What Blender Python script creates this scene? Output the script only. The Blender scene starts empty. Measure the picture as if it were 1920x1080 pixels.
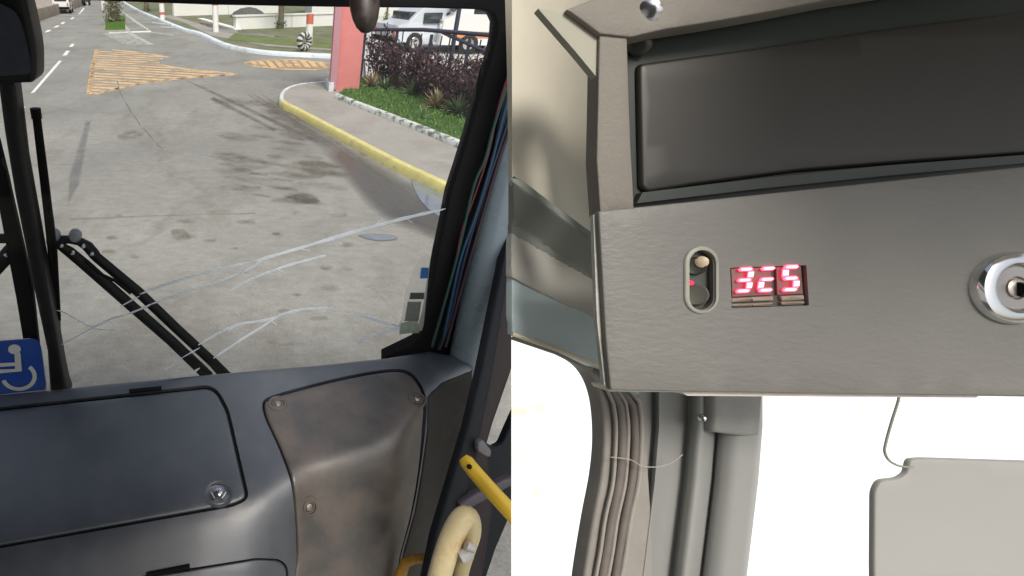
import bpy, math, random
from mathutils import Vector, Matrix
from mathutils.geometry import delaunay_2d_cdt
random.seed(7)
R = math.radians
sc = bpy.context.scene
COL = sc.collection

# ------------------------------------------------------------------ camera
CAM = Vector((0, 0, 2.4)); PITCH = R(30); FPX = 1000.0; CX, CY = 480.0, 540.0
cd = bpy.data.cameras.new('camera'); cam = bpy.data.objects.new('camera', cd); COL.objects.link(cam)
cam.location = CAM; cam.rotation_euler = (R(90) - PITCH, 0, 0)
cd.sensor_width = 36; cd.lens = FPX / 1920 * 36; cd.shift_x = 0.25; cd.clip_start = 0.02; cd.clip_end = 2000
sc.camera = cam
# ------------------------------------------------------------------ world, sun, exposure
w = bpy.data.worlds.new('World'); sc.world = w; w.use_nodes = True
nt = w.node_tree; bg = nt.nodes['Background']
sky = nt.nodes.new('ShaderNodeTexSky'); sky.sky_type = 'NISHITA'; sky.sun_disc = False
sky.sun_elevation = R(55); sky.sun_rotation = R(168); sky.air_density = 1.4; sky.dust_density = 5.0; sky.ozone_density = 1.0
hs = nt.nodes.new('ShaderNodeHueSaturation'); hs.inputs['Saturation'].default_value = .55
nt.links.new(sky.outputs[0], hs.inputs['Color']); nt.links.new(hs.outputs[0], bg.inputs[0]); bg.inputs[1].default_value = 0.115
sd = bpy.data.lights.new('sun', 'SUN'); sun = bpy.data.objects.new('sun', sd); COL.objects.link(sun)
sd.energy = 2.2; sd.angle = R(16); sd.color = (1, 0.95, 0.87)
az, el = R(168), R(55)
dirs = Vector((math.sin(az) * math.cos(el), math.cos(az) * math.cos(el), math.sin(el)))
sun.rotation_euler = dirs.to_track_quat('Z', 'Y').to_euler()
sc.view_settings.view_transform = 'Standard'; sc.view_settings.look = 'None'
sc.view_settings.exposure = 0.15; sc.view_settings.gamma = 1; sc.view_settings.use_curve_mapping = False
sc.cycles.use_denoising = True
sc.cycles.max_bounces = 8; sc.cycles.transparent_max_bounces = 24

# ------------------------------------------------------------------ rays
FWD = Vector((0, math.cos(PITCH), -math.sin(PITCH))); UP = Vector((0, math.sin(PITCH), math.cos(PITCH))); RT = Vector((1, 0, 0))
def ray(px, py): return RT * ((px - CX) / FPX) + UP * ((CY - py) / FPX) + FWD
def at(px, py, d): return CAM + ray(px, py) * d
def plane(px, py, p0, n):
    r = ray(px, py); return CAM + r * ((p0 - CAM).dot(n) / r.dot(n))
def G(px, py, z=0.0):
    r = ray(px, py); return CAM + r * ((z - CAM.z) / r.z)
# windshield plane: bus front, turned a little from the view
WU = Vector((1.35, 0.19, 0)).normalized(); WN = Vector((WU.y, -WU.x, 0)); WP = Vector((-0.73, 1.215, 1.4))
def W(px, py, off=0.0): return plane(px, py, WP - WN * off, WN)

# ------------------------------------------------------------------ object helpers
def setp(o, label=None, cat=None, group=None, kind=None):
    if label: o['label'] = label
    if cat: o['category'] = cat
    if group: o['group'] = group
    if kind: o['kind'] = kind
    return o
def thing(name, loc, label, cat, group=None, kind=None):
    o = bpy.data.objects.new(name, None); COL.objects.link(o); o.location = loc; o.empty_display_size = .05
    return setp(o, label, cat, group, kind)
WL = {}
def wloc(o): return WL.get(o.name, Vector(o.location))
def mk(name, verts, faces, mat, parent=None, smooth=True, sharp=None):
    me = bpy.data.meshes.new(name)
    off = wloc(parent) if parent else None
    if parent is None and verts:
        lo = Vector((sum(v[0] for v in verts) / len(verts), sum(v[1] for v in verts) / len(verts), min(v[2] for v in verts)))
    else: lo = Vector((0, 0, 0))
    base = off if parent else lo
    me.from_pydata([tuple(Vector(v) - base) for v in verts], [], faces)
    me.materials.append(mat)
    if smooth:
        me.polygons.foreach_set('use_smooth', [True] * len(me.polygons))
        me.update()
        try: me.set_sharp_from_angle(angle=R(sharp if sharp else 38))
        except Exception: pass
    me.update()
    o = bpy.data.objects.new(name, me); COL.objects.link(o)
    if parent: o.parent = parent; WL[o.name] = Vector(base)
    else: o.location = lo; WL[o.name] = lo
    return o
def dup(root, loc, label=None, rz=0, sc_=1.0):
    r = root.copy(); COL.objects.link(r); r.location = loc; r.rotation_euler = (0, 0, rz); r.scale = (sc_,) * 3
    if label: r['label'] = label
    WL[r.name] = Vector(loc)
    for ch in list(root.children):
        c = ch.copy(); COL.objects.link(c); c.parent = r
        for g in list(ch.children):
            d = g.copy(); COL.objects.link(d); d.parent = c
    return r

# ------------------------------------------------------------------ 2D helpers
def rounded(pts, rad, n=6):
    out = []; N = len(pts)
    if not isinstance(rad, (list, tuple)): rad = [rad] * N
    for i in range(N):
        a = Vector(pts[i - 1]); b = Vector(pts[i]); c = Vector(pts[(i + 1) % N]); r = rad[i]
        u = a - b; v = c - b; lu, lv = u.length, v.length
        if r < .5: out.append(tuple(b)); continue
        r = min(r, lu * .48, lv * .48); p = b + u.normalized() * r; q = b + v.normalized() * r
        for k in range(n + 1):
            t = k / n; out.append(tuple(p * (1 - t) ** 2 + b * 2 * t * (1 - t) + q * t * t))
    return out
def catmull(pts, n=6, closed=True):
    out = []; N = len(pts); rng = N if closed else N - 1
    P = lambda i: Vector(pts[i % N]) if closed else Vector(pts[max(0, min(N - 1, i))])
    for i in range(rng):
        p0, p1, p2, p3 = P(i - 1), P(i), P(i + 1), P(i + 2)
        for k in range(n):
            t = k / n
            out.append(.5 * ((2 * p1) + (p2 - p0) * t + (2 * p0 - 5 * p1 + 4 * p2 - p3) * t * t + (3 * p1 - p0 - 3 * p2 + p3) * t ** 3))
    if not closed: out.append(P(N - 1))
    return [tuple(v) for v in out]
def resample(poly, step, closed=True):
    out = []; N = len(poly)
    for i in range(N if closed else N - 1):
        a = Vector(poly[i]); b = Vector(poly[(i + 1) % N]); L = (b - a).length
        if L < 1e-6: continue
        m = max(1, int(math.ceil(L / step)))
        for k in range(m): out.append(tuple(a + (b - a) * k / m))
    if not closed: out.append(tuple(poly[-1]))
    return out
def inside(p, poly):
    x, y = p; c = False; N = len(poly); j = N - 1
    for i in range(N):
        xi, yi = poly[i]; xj, yj = poly[j]
        if (yi > y) != (yj > y) and x < (xj - xi) * (y - yi) / (yj - yi) + xi: c = not c
        j = i
    return c
def dist(p, poly):
    best = 1e9; x, y = p; N = len(poly)
    for i in range(N):
        ax, ay = poly[i]; bx, by = poly[(i + 1) % N]; dx, dy = bx - ax, by - ay
        L = dx * dx + dy * dy; t = 0 if L == 0 else max(0, min(1, ((x - ax) * dx + (y - ay) * dy) / L))
        d = (ax + t * dx - x) ** 2 + (ay + t * dy - y) ** 2
        if d < best: best = d
    return math.sqrt(best)
def offset(poly, d):
    N = len(poly); A = sum(poly[i][0] * poly[(i + 1) % N][1] - poly[(i + 1) % N][0] * poly[i][1] for i in range(N))
    s = 1 if A > 0 else -1; out = []
    for i in range(N):
        a = Vector(poly[i - 1]); b = Vector(poly[i]); c = Vector(poly[(i + 1) % N])
        u = (b - a); v = (c - b)
        if u.length < 1e-6 or v.length < 1e-6: out.append(tuple(b)); continue
        u.normalize(); v.normalize(); n1 = Vector((-u.y, u.x)) * s; n2 = Vector((-v.y, v.x)) * s
        m = n1 + n2; m = m.normalized() if m.length > 1e-6 else n1
        out.append(tuple(b + m * d / max(.5, m.dot(n1))))
    return out

def patch(name, outline, surf, mat, parent=None, thick=.004, bev=0, bevh=None, step=14, holes=(), edge=None, lift=0.0, fade=None, hsmooth=38, bump=None):
    """a solid shell that follows surf(px,py) within an outline, rounded at its rim"""
    outline = resample(outline, edge or step)
    holes = [resample(h, edge or step) for h in holes]
    V = []; E = []
    def loop(pl):
        s = len(V); V.extend(Vector(p) for p in pl); n = len(pl)
        E.extend((s + i, s + (i + 1) % n) for i in range(n))
    loop(outline)
    for h in holes: loop(h)
    D0 = bev if bev else (fade or 0)
    extra = []
    if D0:
        for f in (.18, .5, 1.0):
            for p in offset(outline, D0 * f):
                if inside(p, outline) and dist(p, outline) > D0 * f * .8: extra.append(p)
    xs = [p[0] for p in outline]; ys = [p[1] for p in outline]
    x = min(xs) + step * .5
    while x < max(xs):
        y = min(ys) + step * .5
        while y < max(ys):
            p = (x + random.uniform(-.1, .1) * step, y + random.uniform(-.1, .1) * step)
            if inside(p, outline) and dist(p, outline) > max(D0 * 1.15, step * .35) and not any(inside(p, h) or dist(p, h) < step * .35 for h in holes): extra.append(p)
            y += step
        x += step
    extra = [p for p in extra if not any(inside(p, h) for h in holes)]
    V.extend(Vector(p) for p in extra)
    rv, re, rf, *_ = delaunay_2d_cdt(V, E, [], 1, 1e-5)
    P = [(v.x, v.y) for v in rv]
    tris = []
    for f in rf:
        c = (sum(P[i][0] for i in f) / 3, sum(P[i][1] for i in f) / 3)
        if not inside(c, outline) or any(inside(c, h) for h in holes): continue
        tris.append(tuple(f))
    top = []; bot = []; fd = []
    for p in P:
        q = surf(*p); e = 1.0
        a = surf(p[0] + e, p[1]) - surf(p[0] - e, p[1]); b = surf(p[0], p[1] + e) - surf(p[0], p[1] - e)
        n = a.cross(b); n.normalize()
        if n.dot(CAM - q) < 0: n = -n
        h = lift
        d = dist(p, outline) if (bev or fade) else 0
        if bev:
            t = 1 - min(1, d / bev); bh = bevh if bevh is not None else bev * (q - CAM).length / FPX
            h -= bh * (1 - math.sqrt(max(0, 1 - t * t)))
        if bump: h += bump(*p)
        fd.append(min(1, d / fade) if fade else 1)
        top.append(q + n * h); bot.append(q + n * (min(h, lift) - thick))
    # orientation
    F = []
    for f in tris:
        a, b, c = (top[i] for i in f); n = (b - a).cross(c - a)
        F.append(f if n.dot(CAM - a) > 0 else f[::-1])
    verts = list(top); N = len(top); faces = list(F)
    if thick > 0:
        verts += bot; cnt = {}
        for f in F:
            for i in range(3): e = (f[i], f[(i + 1) % 3]); cnt[e] = cnt.get(e, 0) + 1
            faces.append((f[2] + N, f[1] + N, f[0] + N))
        for (a, b) in list(cnt):
            if (b, a) not in cnt: faces.append((b, a, a + N, b + N))
    o = mk(name, verts, faces, mat, parent, sharp=hsmooth)
    if fade:
        at_ = o.data.attributes.new('fade', 'FLOAT', 'POINT')
        if fade <= 1.2: fd = [1.0] * len(fd)
        vals = fd + (fd if thick > 0 else [])
        at_.data.foreach_set('value', vals)
    return o

def tube(name, pts, rad, mat, parent=None, n=12, squash=None, caps=True, frame=None):
    pts = [Vector(p) for p in pts]; N = len(pts)
    rads = rad if isinstance(rad, (list, tuple)) else [rad] * N
    V = []; F = []; prev = None
    for i, p in enumerate(pts):
        t = (pts[min(N - 1, i + 1)] - pts[max(0, i - 1)]).normalized()
        if prev is None:
            a = frame if frame else (Vector((0, 0, 1)) if abs(t.z) < .9 else Vector((0, 1, 0)))
            u = (a - t * a.dot(t)).normalized()
        else: u = (prev - t * prev.dot(t)).normalized()
        prev = u; v = t.cross(u)
        for k in range(n):
            an = 2 * math.pi * k / n; s = squash if squash else 1
            V.append(p + (u * math.cos(an) + v * math.sin(an) * s) * rads[i])
    for i in range(N - 1):
        for k in range(n):
            k2 = (k + 1) % n; F.append((i * n + k, i * n + k2, (i + 1) * n + k2, (i + 1) * n + k))
    if caps: F.append(tuple(range(n))[::-1]); F.append(tuple((N - 1) * n + k for k in range(n)))
    return mk(name, V, F, mat, parent, sharp=50)
def boxv(c, u, v, w_):
    c = Vector(c); V = [c + u * a + v * b + w_ * d for a in (-1, 1) for b in (-1, 1) for d in (-1, 1)]
    F = [(0, 1, 3, 2), (4, 6, 7, 5), (0, 4, 5, 1), (2, 3, 7, 6), (0, 2, 6, 4), (1, 5, 7, 3)]
    return V, F
def join(parts):
    V = []; F = []
    for v, f in parts:
        s = len(V); V += list(v); F += [tuple(i + s for i in q) for q in f]
    return V, F
def box(name, c, size, mat, parent=None, rz=0, bev=0.0, tilt=None):
    m = Matrix.Rotation(rz, 3, 'Z')
    if tilt is not None: m = tilt
    hx, hy, hz = [s / 2 for s in size]
    if bev <= 0:
        V, F = boxv(c, m @ Vector((hx, 0, 0)), m @ Vector((0, hy, 0)), m @ Vector((0, 0, hz)))
        return mk(name, V, F, mat, parent, smooth=False)
    import bmesh
    bm = bmesh.new(); bmesh.ops.create_cube(bm, size=1)
    for v in bm.verts: v.co = Vector((v.co.x * hx * 2, v.co.y * hy * 2, v.co.z * hz * 2))
    bmesh.ops.bevel(bm, geom=bm.edges[:], offset=bev, segments=3, affect='EDGES', profile=.5)
    bm.verts.ensure_lookup_table(); V = [m @ v.co + Vector(c) for v in bm.verts]; F = [tuple(v.index for v in f.verts) for f in bm.faces]; bm.free()
    return mk(name, V, F, mat, parent, sharp=50)
def lathe(name, c, axis, prof, mat, parent=None, n=28, ref=None):
    axis = axis.normalized(); a = ref or (Vector((0, 0, 1)) if abs(axis.z) < .9 else Vector((1, 0, 0)))
    u = (a - axis * a.dot(axis)).normalized(); v = axis.cross(u); V = []; F = []
    for (r, h) in prof:
        for k in range(n):
            an = 2 * math.pi * k / n; V.append(Vector(c) + axis * h + (u * math.cos(an) + v * math.sin(an)) * r)
    for i in range(len(prof) - 1):
        for k in range(n):
            k2 = (k + 1) % n; F.append((i * n + k, i * n + k2, (i + 1) * n + k2, (i + 1) * n + k))
    F.append(tuple(range(n))[::-1]); F.append(tuple((len(prof) - 1) * n + k for k in range(n)))
    return mk(name, V, F, mat, parent, sharp=35)
def prism(name, poly, z0, z1, mat, parent=None):
    """vertical prism over a world XY polygon"""
    n = len(poly); V = [Vector((p[0], p[1], z0)) for p in poly] + [Vector((p[0], p[1], z1)) for p in poly]
    A = sum(poly[i][0] * poly[(i + 1) % n][1] - poly[(i + 1) % n][0] * poly[i][1] for i in range(n))
    top = tuple(range(n, 2 * n)); F = [top if A > 0 else top[::-1]]
    for i in range(n):
        j = (i + 1) % n; q = (i, j, j + n, i + n); F.append(q if A > 0 else q[::-1])
    return mk(name, V, F, mat, parent, smooth=False)
def strip(name, line, width, z0, z1, mat, parent=None, round_=.3, side=0.0):
    """a kerb: profile swept along a ground line (world XY points)"""
    L = [Vector((p[0], p[1], 0)) for p in line]; N = len(L); V = []; F = []
    w2 = width / 2; b = (z1 - z0) * round_
    prof = [(-w2, z0), (-w2, z1 - b), (-w2 + b * .6, z1 - b * .15), (-w2 + b * 1.2, z1), (w2 - b * 1.2, z1), (w2 - b * .6, z1 - b * .15), (w2, z1 - b), (w2, z0)]
    m = len(prof)
    for i in range(N):
        t = (L[min(N - 1, i + 1)] - L[max(0, i - 1)]).normalized(); s = Vector((t.y, -t.x, 0))
        for (a, z) in prof: V.append(L[i] + s * (a + side) + Vector((0, 0, z)))
    for i in range(N - 1):
        for k in range(m - 1): F.append((i * m + k, (i + 1) * m + k, (i + 1) * m + k + 1, i * m + k + 1))
    F.append(tuple(range(m))); F.append(tuple((N - 1) * m + k for k in range(m))[::-1])
    return mk(name, V, F, mat, parent, sharp=40)

# ------------------------------------------------------------------ materials
def srgb(r, g, b):
    f = lambda c: (c / 255 / 12.92) if c / 255 <= .04045 else ((c / 255 + .055) / 1.055) ** 2.4
    return (f(r), f(g), f(b), 1)
def nm(name):
    m = bpy.data.materials.new(name); m.use_nodes = True; n = m.node_tree.nodes; return m, n, m.node_tree.links, n['Principled BSDF']
def noise(n, l, scale, detail=4, rough=.55, stretch=None, rot=None):
    tc = n.new('ShaderNodeTexCoord'); t = n.new('ShaderNodeTexNoise'); t.inputs['Scale'].default_value = scale
    t.inputs['Detail'].default_value = detail; t.inputs['Roughness'].default_value = rough
    if stretch or rot:
        mp = n.new('ShaderNodeMapping'); mp.inputs['Scale'].default_value = stretch or (1, 1, 1)
        if rot: mp.inputs['Rotation'].default_value = rot
        l.new(tc.outputs['Object'], mp.inputs[0]); l.new(mp.outputs[0], t.inputs[0])
    else: l.new(tc.outputs['Object'], t.inputs[0])
    return t.outputs[0]
def ramp(n, l, src, stops):
    r = n.new('ShaderNodeValToRGB'); e = r.color_ramp.elements
    e[0].position, e[0].color = stops[0]; e[1].position, e[1].color = stops[-1]
    for p, c in stops[1:-1]: x = e.new(p); x.color = c
    l.new(src, r.inputs[0]); return r.outputs[0]
def mixc(n, l, fac, a, b, mode='MIX'):
    m = n.new('ShaderNodeMix'); m.data_type = 'RGBA'; m.blend_type = mode
    if isinstance(fac, (int, float)): m.inputs[0].default_value = fac
    else: l.new(fac, m.inputs[0])
    for i, c in ((6, a), (7, b)):
        if isinstance(c, tuple): m.inputs[i].default_value = c
        else: l.new(c, m.inputs[i])
    return m.outputs[2]
def bumpn(n, l, bs, src, strength, distance):
    b = n.new('ShaderNodeBump'); b.inputs['Strength'].default_value = strength; b.inputs['Distance'].default_value = distance
    l.new(src, b.inputs['Height']); l.new(b.outputs[0], bs.inputs['Normal']); return b
def M(name, c, rough=.5, metal=0, rv=.07, var=.12, vs=30, bump=0, bs_=300, bd=.001, spec=.5, ior=1.5, stretch=None, dirt=None, dscale=6, dlo=.5, dhi=.7):
    m, n, l, b = nm(name)
    t = noise(n, l, vs, 5, .6, stretch)
    lo = tuple(x * (1 - var) for x in c[:3]) + (1,); hi = tuple(min(1, x * (1 + var)) for x in c[:3]) + (1,)
    col = ramp(n, l, t, [(.3, lo), (.7, hi)])
    if dirt:
        d = ramp(n, l, noise(n, l, dscale, 7, .65), [(dlo, (0, 0, 0, 1)), (dhi, (1, 1, 1, 1))]); col = mixc(n, l, d, col, dirt)
    l.new(col, b.inputs['Base Color'])
    rr = n.new('ShaderNodeMapRange'); l.new(t, rr.inputs[0]); rr.inputs[3].default_value = max(0, rough - rv); rr.inputs[4].default_value = min(1, rough + rv)
    l.new(rr.outputs[0], b.inputs['Roughness'])
    b.inputs['Metallic'].default_value = metal; b.inputs['Specular IOR Level'].default_value = spec; b.inputs['IOR'].default_value = ior
    if bump: bumpn(n, l, b, noise(n, l, bs_, 3, .6, stretch), bump, bd)
    return m
def EM(name, c, s):
    m, n, l, b = nm(name); b.inputs['Base Color'].default_value = (.02, .02, .02, 1)
    b.inputs['Emission Color'].default_value = c; b.inputs['Emission Strength'].default_value = s; return m

def road_mat():
    m, n, l, b = nm('worn_concrete_road')
    base = ramp(n, l, noise(n, l, .35, 5, .6), [(.3, (.225, .218, .205, 1)), (.5, (.275, .268, .25, 1)), (.72, (.325, .318, .295, 1))])
    st = ramp(n, l, noise(n, l, 1.1, 7, .68, (1, .45, 1)), [(.5, (0, 0, 0, 1)), (.72, (.75, .75, .75, 1))])
    c = mixc(n, l, st, base, (.17, .155, .13, 1))
    st2 = ramp(n, l, noise(n, l, 3.3, 5, .7, (.6, 1.7, 1)), [(.6, (0, 0, 0, 1)), (.75, (.55, .55, .55, 1))])
    c = mixc(n, l, st2, c, (.15, .145, .135, 1))
    v = n.new('ShaderNodeTexVoronoi'); v.feature = 'DISTANCE_TO_EDGE'; v.inputs['Scale'].default_value = .3
    tcv = n.new('ShaderNodeTexCoord'); ns = n.new('ShaderNodeTexNoise'); ns.inputs['Scale'].default_value = 1.2; ns.inputs['Detail'].default_value = 5
    l.new(tcv.outputs['Object'], ns.inputs[0]); av = n.new('ShaderNodeMix'); av.data_type = 'VECTOR'; av.inputs[0].default_value = .45
    l.new(tcv.outputs['Object'], av.inputs[4]); l.new(ns.outputs['Color'], av.inputs[5]); l.new(av.outputs[1], v.inputs['Vector'])
    ck = ramp(n, l, v.outputs['Distance'], [(.0, (.22, .22, .22, 1)), (.010, (0, 0, 0, 1))])
    c = mixc(n, l, ck, c, (.12, .115, .105, 1))
    mott = ramp(n, l, noise(n, l, 6, 8, .75, (1, 1.6, 1)), [(.35, (.84, .84, .83, 1)), (.65, (1.13, 1.13, 1.13, 1))])
    c = mixc(n, l, 1.0, c, mott, 'MULTIPLY')
    fine = ramp(n, l, noise(n, l, 60, 3, .7), [(.3, (.82, .82, .82, 1)), (.7, (1.14, 1.14, 1.14, 1))])
    c = mixc(n, l, 1.0, c, fine, 'MULTIPLY')
    l.new(c, b.inputs['Base Color']); b.inputs['Roughness'].default_value = .8
    bumpn(n, l, b, noise(n, l, 90, 4, .7), .5, .006); return m
def decal_mat(name, c, rough=.7, amount=1.0, scale=2.0, lo=.35, hi=.6, spec=.5, edge=1.0, bump=0, var=.1):
    m, n, l, b = nm(name)
    col = ramp(n, l, noise(n, l, 8, 4, .6), [(.3, tuple(x * (1 - var) for x in c[:3]) + (1,)), (.7, tuple(x * (1 + var) for x in c[:3]) + (1,))])
    l.new(col, b.inputs['Base Color'])
    b.inputs['Roughness'].default_value = rough; b.inputs['Specular IOR Level'].default_value = spec
    a = n.new('ShaderNodeAttribute'); a.attribute_name = 'fade'
    t = ramp(n, l, noise(n, l, scale, 6, .65), [(lo, (0, 0, 0, 1)), (hi, (1, 1, 1, 1))])
    ad = n.new('ShaderNodeMath'); ad.operation = 'MULTIPLY'; l.new(a.outputs['Fac'], ad.inputs[0]); l.new(t, ad.inputs[1])
    m2 = n.new('ShaderNodeMath'); m2.operation = 'MULTIPLY'; l.new(ad.outputs[0], m2.inputs[0]); m2.inputs[1].default_value = amount; m2.use_clamp = True
    l.new(m2.outputs[0], b.inputs['Alpha'])
    return m
def glass_mat():
    m, n, l, b = nm('windshield_glass'); out = n['Material Output']; n.remove(b)
    tr = n.new('ShaderNodeBsdfTransparent'); tr.inputs[0].default_value = (.97, .985, .975, 1)
    gl = n.new('ShaderNodeBsdfGlossy'); gl.inputs['Roughness'].default_value = .02
    fr = n.new('ShaderNodeFresnel'); fr.inputs[0].default_value = 1.25
    mx = n.new('ShaderNodeMixShader'); l.new(fr.outputs[0], mx.inputs[0]); l.new(tr.outputs[0], mx.inputs[1]); l.new(gl.outputs[0], mx.inputs[2])
    l.new(mx.outputs[0], out.inputs[0]); return m

M_road = road_mat()
M_dash = M('dark_moulded_plastic', (.044, .052, .068, 1), .38, rv=.13, var=.2, vs=9, bump=.6, bs_=700, bd=.0006, dirt=(.078, .08, .088, 1), dscale=9, dlo=.5, dhi=.85, spec=1.0, ior=1.8)
M_side = M('warm_light_side_plastic', (.058, .052, .05, 1), .42, rv=.14, var=.3, vs=11, spec=.9, ior=1.65, bump=.3, bs_=500, bd=.0006, dirt=(.135, .102, .08, 1), dscale=6, dlo=.40, dhi=.66)  # brown blotches put the warm interior reflection into the colour
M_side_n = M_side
M_black = M('black_rubber', (.006, .006, .007, 1), .7, var=.2, spec=.2)
M_blackgloss = M('black_satin_metal', (.008, .008, .01, 1), .45, var=.2, spec=.3)
M_pillar = M('blue_grey_pillar_cover', (.20, .255, .30, 1), .28, var=.08, vs=10)
M_navy = M('dark_navy_panel', (.010, .012, .017, 1), .6, var=.2, spec=.3)
M_brown = M('dark_brown_panel', (.022, .012, .012, 1), .6, var=.3, vs=8)
M_yellow = M('yellow_painted_rail', (.72, .46, .03, 1), .3, var=.1, vs=20, dirt=(.25, .14, .03, 1), dscale=40, dlo=.62, dhi=.75)
M_ivory = M('ivory_plastic_handle', (.60, .50, .29, 1), .4, var=.18, vs=14, dirt=(.5, .3, .12, 1), dscale=16, dlo=.5, dhi=.68)
M_steel = M('chrome', (.75, .75, .78, 1), .22, 1, var=.1)
M_kerby = M('yellow_kerb_paint', (.62, .55, .22, 1), .7, var=.12, vs=6, dirt=(.3, .28, .2, 1), dscale=5, dlo=.55, dhi=.75, bump=.3, bs_=40, bd=.004)
M_kerbw = M('white_kerb_paint', (.62, .66, .70, 1), .7, var=.1, vs=5, dirt=(.3, .31, .3, 1), dscale=4, dlo=.5, dhi=.7, bump=.3, bs_=40, bd=.004)
M_pave = M('pale_concrete_pavement', (.33, .31, .285, 1), .85, var=.1, vs=1.5, dirt=(.25, .235, .21, 1), dscale=1.2, dlo=.48, dhi=.7, bump=.3, bs_=60, bd=.003)
M_pink = M('pink_painted_plaster', (.72, .25, .24, 1), .75, var=.07, vs=4, dirt=(.6, .22, .22, 1), dscale=3, dlo=.55, dhi=.8)
M_whitew = M('white_painted_wall', (.8, .8, .78, 1), .8, var=.04, vs=1, dirt=(.62, .62, .6, 1), dscale=1.5, dlo=.55, dhi=.8)
M_paintw = decal_mat('white_road_paint', (.78, .78, .74, 1), .6, 1.0, 5, .3, .42)
M_painty = decal_mat('worn_orange_yellow_paint', (.74, .50, .27, 1), .6, .92, 1.3, .28, .52, var=.15)
M_soil = M('dark_soil', (.06, .045, .03, 1), .9, var=.3, vs=10)
M_grassbase = M('grass_ground', (.05, .10, .02, 1), .9, var=.3, vs=8)
M_verge = M('dry_grass_ground', (.13, .15, .07, 1), .9, var=.25, vs=1.5, dirt=(.22, .2, .15, 1), dscale=.8, dlo=.45, dhi=.65)
M_glass = glass_mat()

# ================================================================== OUTSIDE: ground
road = mk('road', [(-60, -20, 0), (80, -20, 0), (80, 400, 0), (-60, 400, 0)], [(0, 1, 2, 3)], M_road)
setp(road, 'worn pale concrete road with stains and faded markings', None, None, 'structure')
ground = mk('terrain', [(-900, -300, -.05), (900, -300, -.05), (900, 1500, -.05), (-900, 1500, -.05)], [(0, 1, 2, 3)], M_verge); setp(ground, 'flat dry ground reaching to the horizon', None, None, 'structure')
def decal(name, outl, mat, z, fade=6, step=12, edge=None, label=None):
    o = patch(name, outl, lambda x, y: G(x, y, z), mat, road, thick=0, fade=fade, step=step, edge=edge)
    if label: o['label'] = label
    return o
M_seal = decal_mat('grey_seam', (.16, .165, .175, 1), .7, .38, 2, .2, .5)
M_seam = decal_mat('faint_joint', (.18, .175, .165, 1), .8, .35, 1.0, .3, .6)
M_wet = decal_mat('damp_asphalt', (.105, .097, .092, 1), .34, .85, 1.0, .1, .5, spec=.8)
M_puddle = decal_mat('puddle_water', (.20, .22, .26, 1), .03, 1.0, 3, .3, .42, spec=1.0)
M_stain = decal_mat('oil_stain', (.085, .08, .075, 1), .6, .8, 5, .3, .55)
M_tar = decal_mat('tar_film', (.14, .13, .125, 1), .6, .6, 3, .2, .6)
M_brst = decal_mat('brown_stain', (.19, .168, .135, 1), .75, .46, 4.0, .3, .62)
# dark strip along the yellow kerb
decal('damp_strip', catmull([(520, 196), (600, 240), (700, 298), (790, 350), (900, 410), (905, 520), (820, 455), (745, 425), (690, 390), (640, 330), (590, 272), (540, 235), (500, 215)]), M_wet, .004, 26, 10)
decal('tar_seam', [(345, 149), (385, 163), (600, 263), (594, 270), (380, 168), (345, 150)], M_tar, .005, 2, 10)
decal('tar_seam', [(400, 180), (520, 242), (514, 247), (392, 186)], M_tar, .005, 2, 10)
decal('tyre_track', [(160, 225), (172, 225), (150, 345), (125, 390), (128, 330)], M_seal, .004, 5, 12)
for dd_ in (0, 11, 26):
    decal('tyre_mark', catmull([(470 + dd_, 178), (540 + dd_, 222), (620 + dd_, 272), (690 + dd_, 330), (750 + dd_, 400), (744 + dd_, 401), (683 + dd_, 333), (613 + dd_, 275), (533 + dd_, 225), (466 + dd_, 180)], 3), M_brst, .0052, 2, 10)
decal('joint_line', [(130, 408), (300, 402), (480, 398), (480, 402), (300, 406), (130, 414)], M_seam, .004, 2, 12)
for pl in ([(772, 334), (800, 342), (845, 362), (900, 400), (890, 430), (850, 420), (815, 402), (795, 385), (778, 360)], [(672, 279), (690, 287), (700, 293), (680, 291)], [(670, 440), (700, 437), (740, 441), (744, 449), (715, 452), (690, 449)]):
    decal('puddle', catmull(pl, 5), M_puddle, .009, 2.5, 6)
for pl in ([(530, 368), (555, 362), (585, 364), (602, 378), (575, 383), (548, 376)], [(320, 430), (345, 428), (360, 448), (335, 453), (322, 445)], [(220, 252), (250, 243), (270, 252), (255, 262), (225, 262)], [(330, 116), (350, 118), (352, 120), (332, 119)]):
    decal('oil_spot', catmull(pl, 5), M_stain if pl[0][0] == 530 or pl[0][0] == 330 else M_brst, .006, 5, 6)
for i in range(48):
    cx = random.uniform(430, 660); cy = random.uniform(180, 380); cx = min(cx, 480 + (cy - 150) * .75)
    wd = random.uniform(22, 60); hh = wd * random.uniform(.12, .22)
    pl = [(cx + wd * math.cos(a) * random.uniform(.7, 1.1), cy + hh * math.sin(a) * random.uniform(.6, 1.2) + wd * math.cos(a) * .1) for a in [k * .785 for k in range(8)]]
    decal('brown_stain', catmull(pl, 3), M_brst, .0055 + i * .00003, hh * .7, 9)
for i in range(22):
    cx = random.uniform(200, 650); cy = random.uniform(380, 640); wd = random.uniform(10, 24); hh = wd * .35
    pl = [(cx + wd * math.cos(a) * random.uniform(.7, 1.1), cy + hh * math.sin(a) * random.uniform(.6, 1.2)) for a in [k * .785 for k in range(8)]]
    decal('brown_stain', catmull(pl, 3), M_brst, .0064 + i * .00003, hh * .8, 9)
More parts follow.
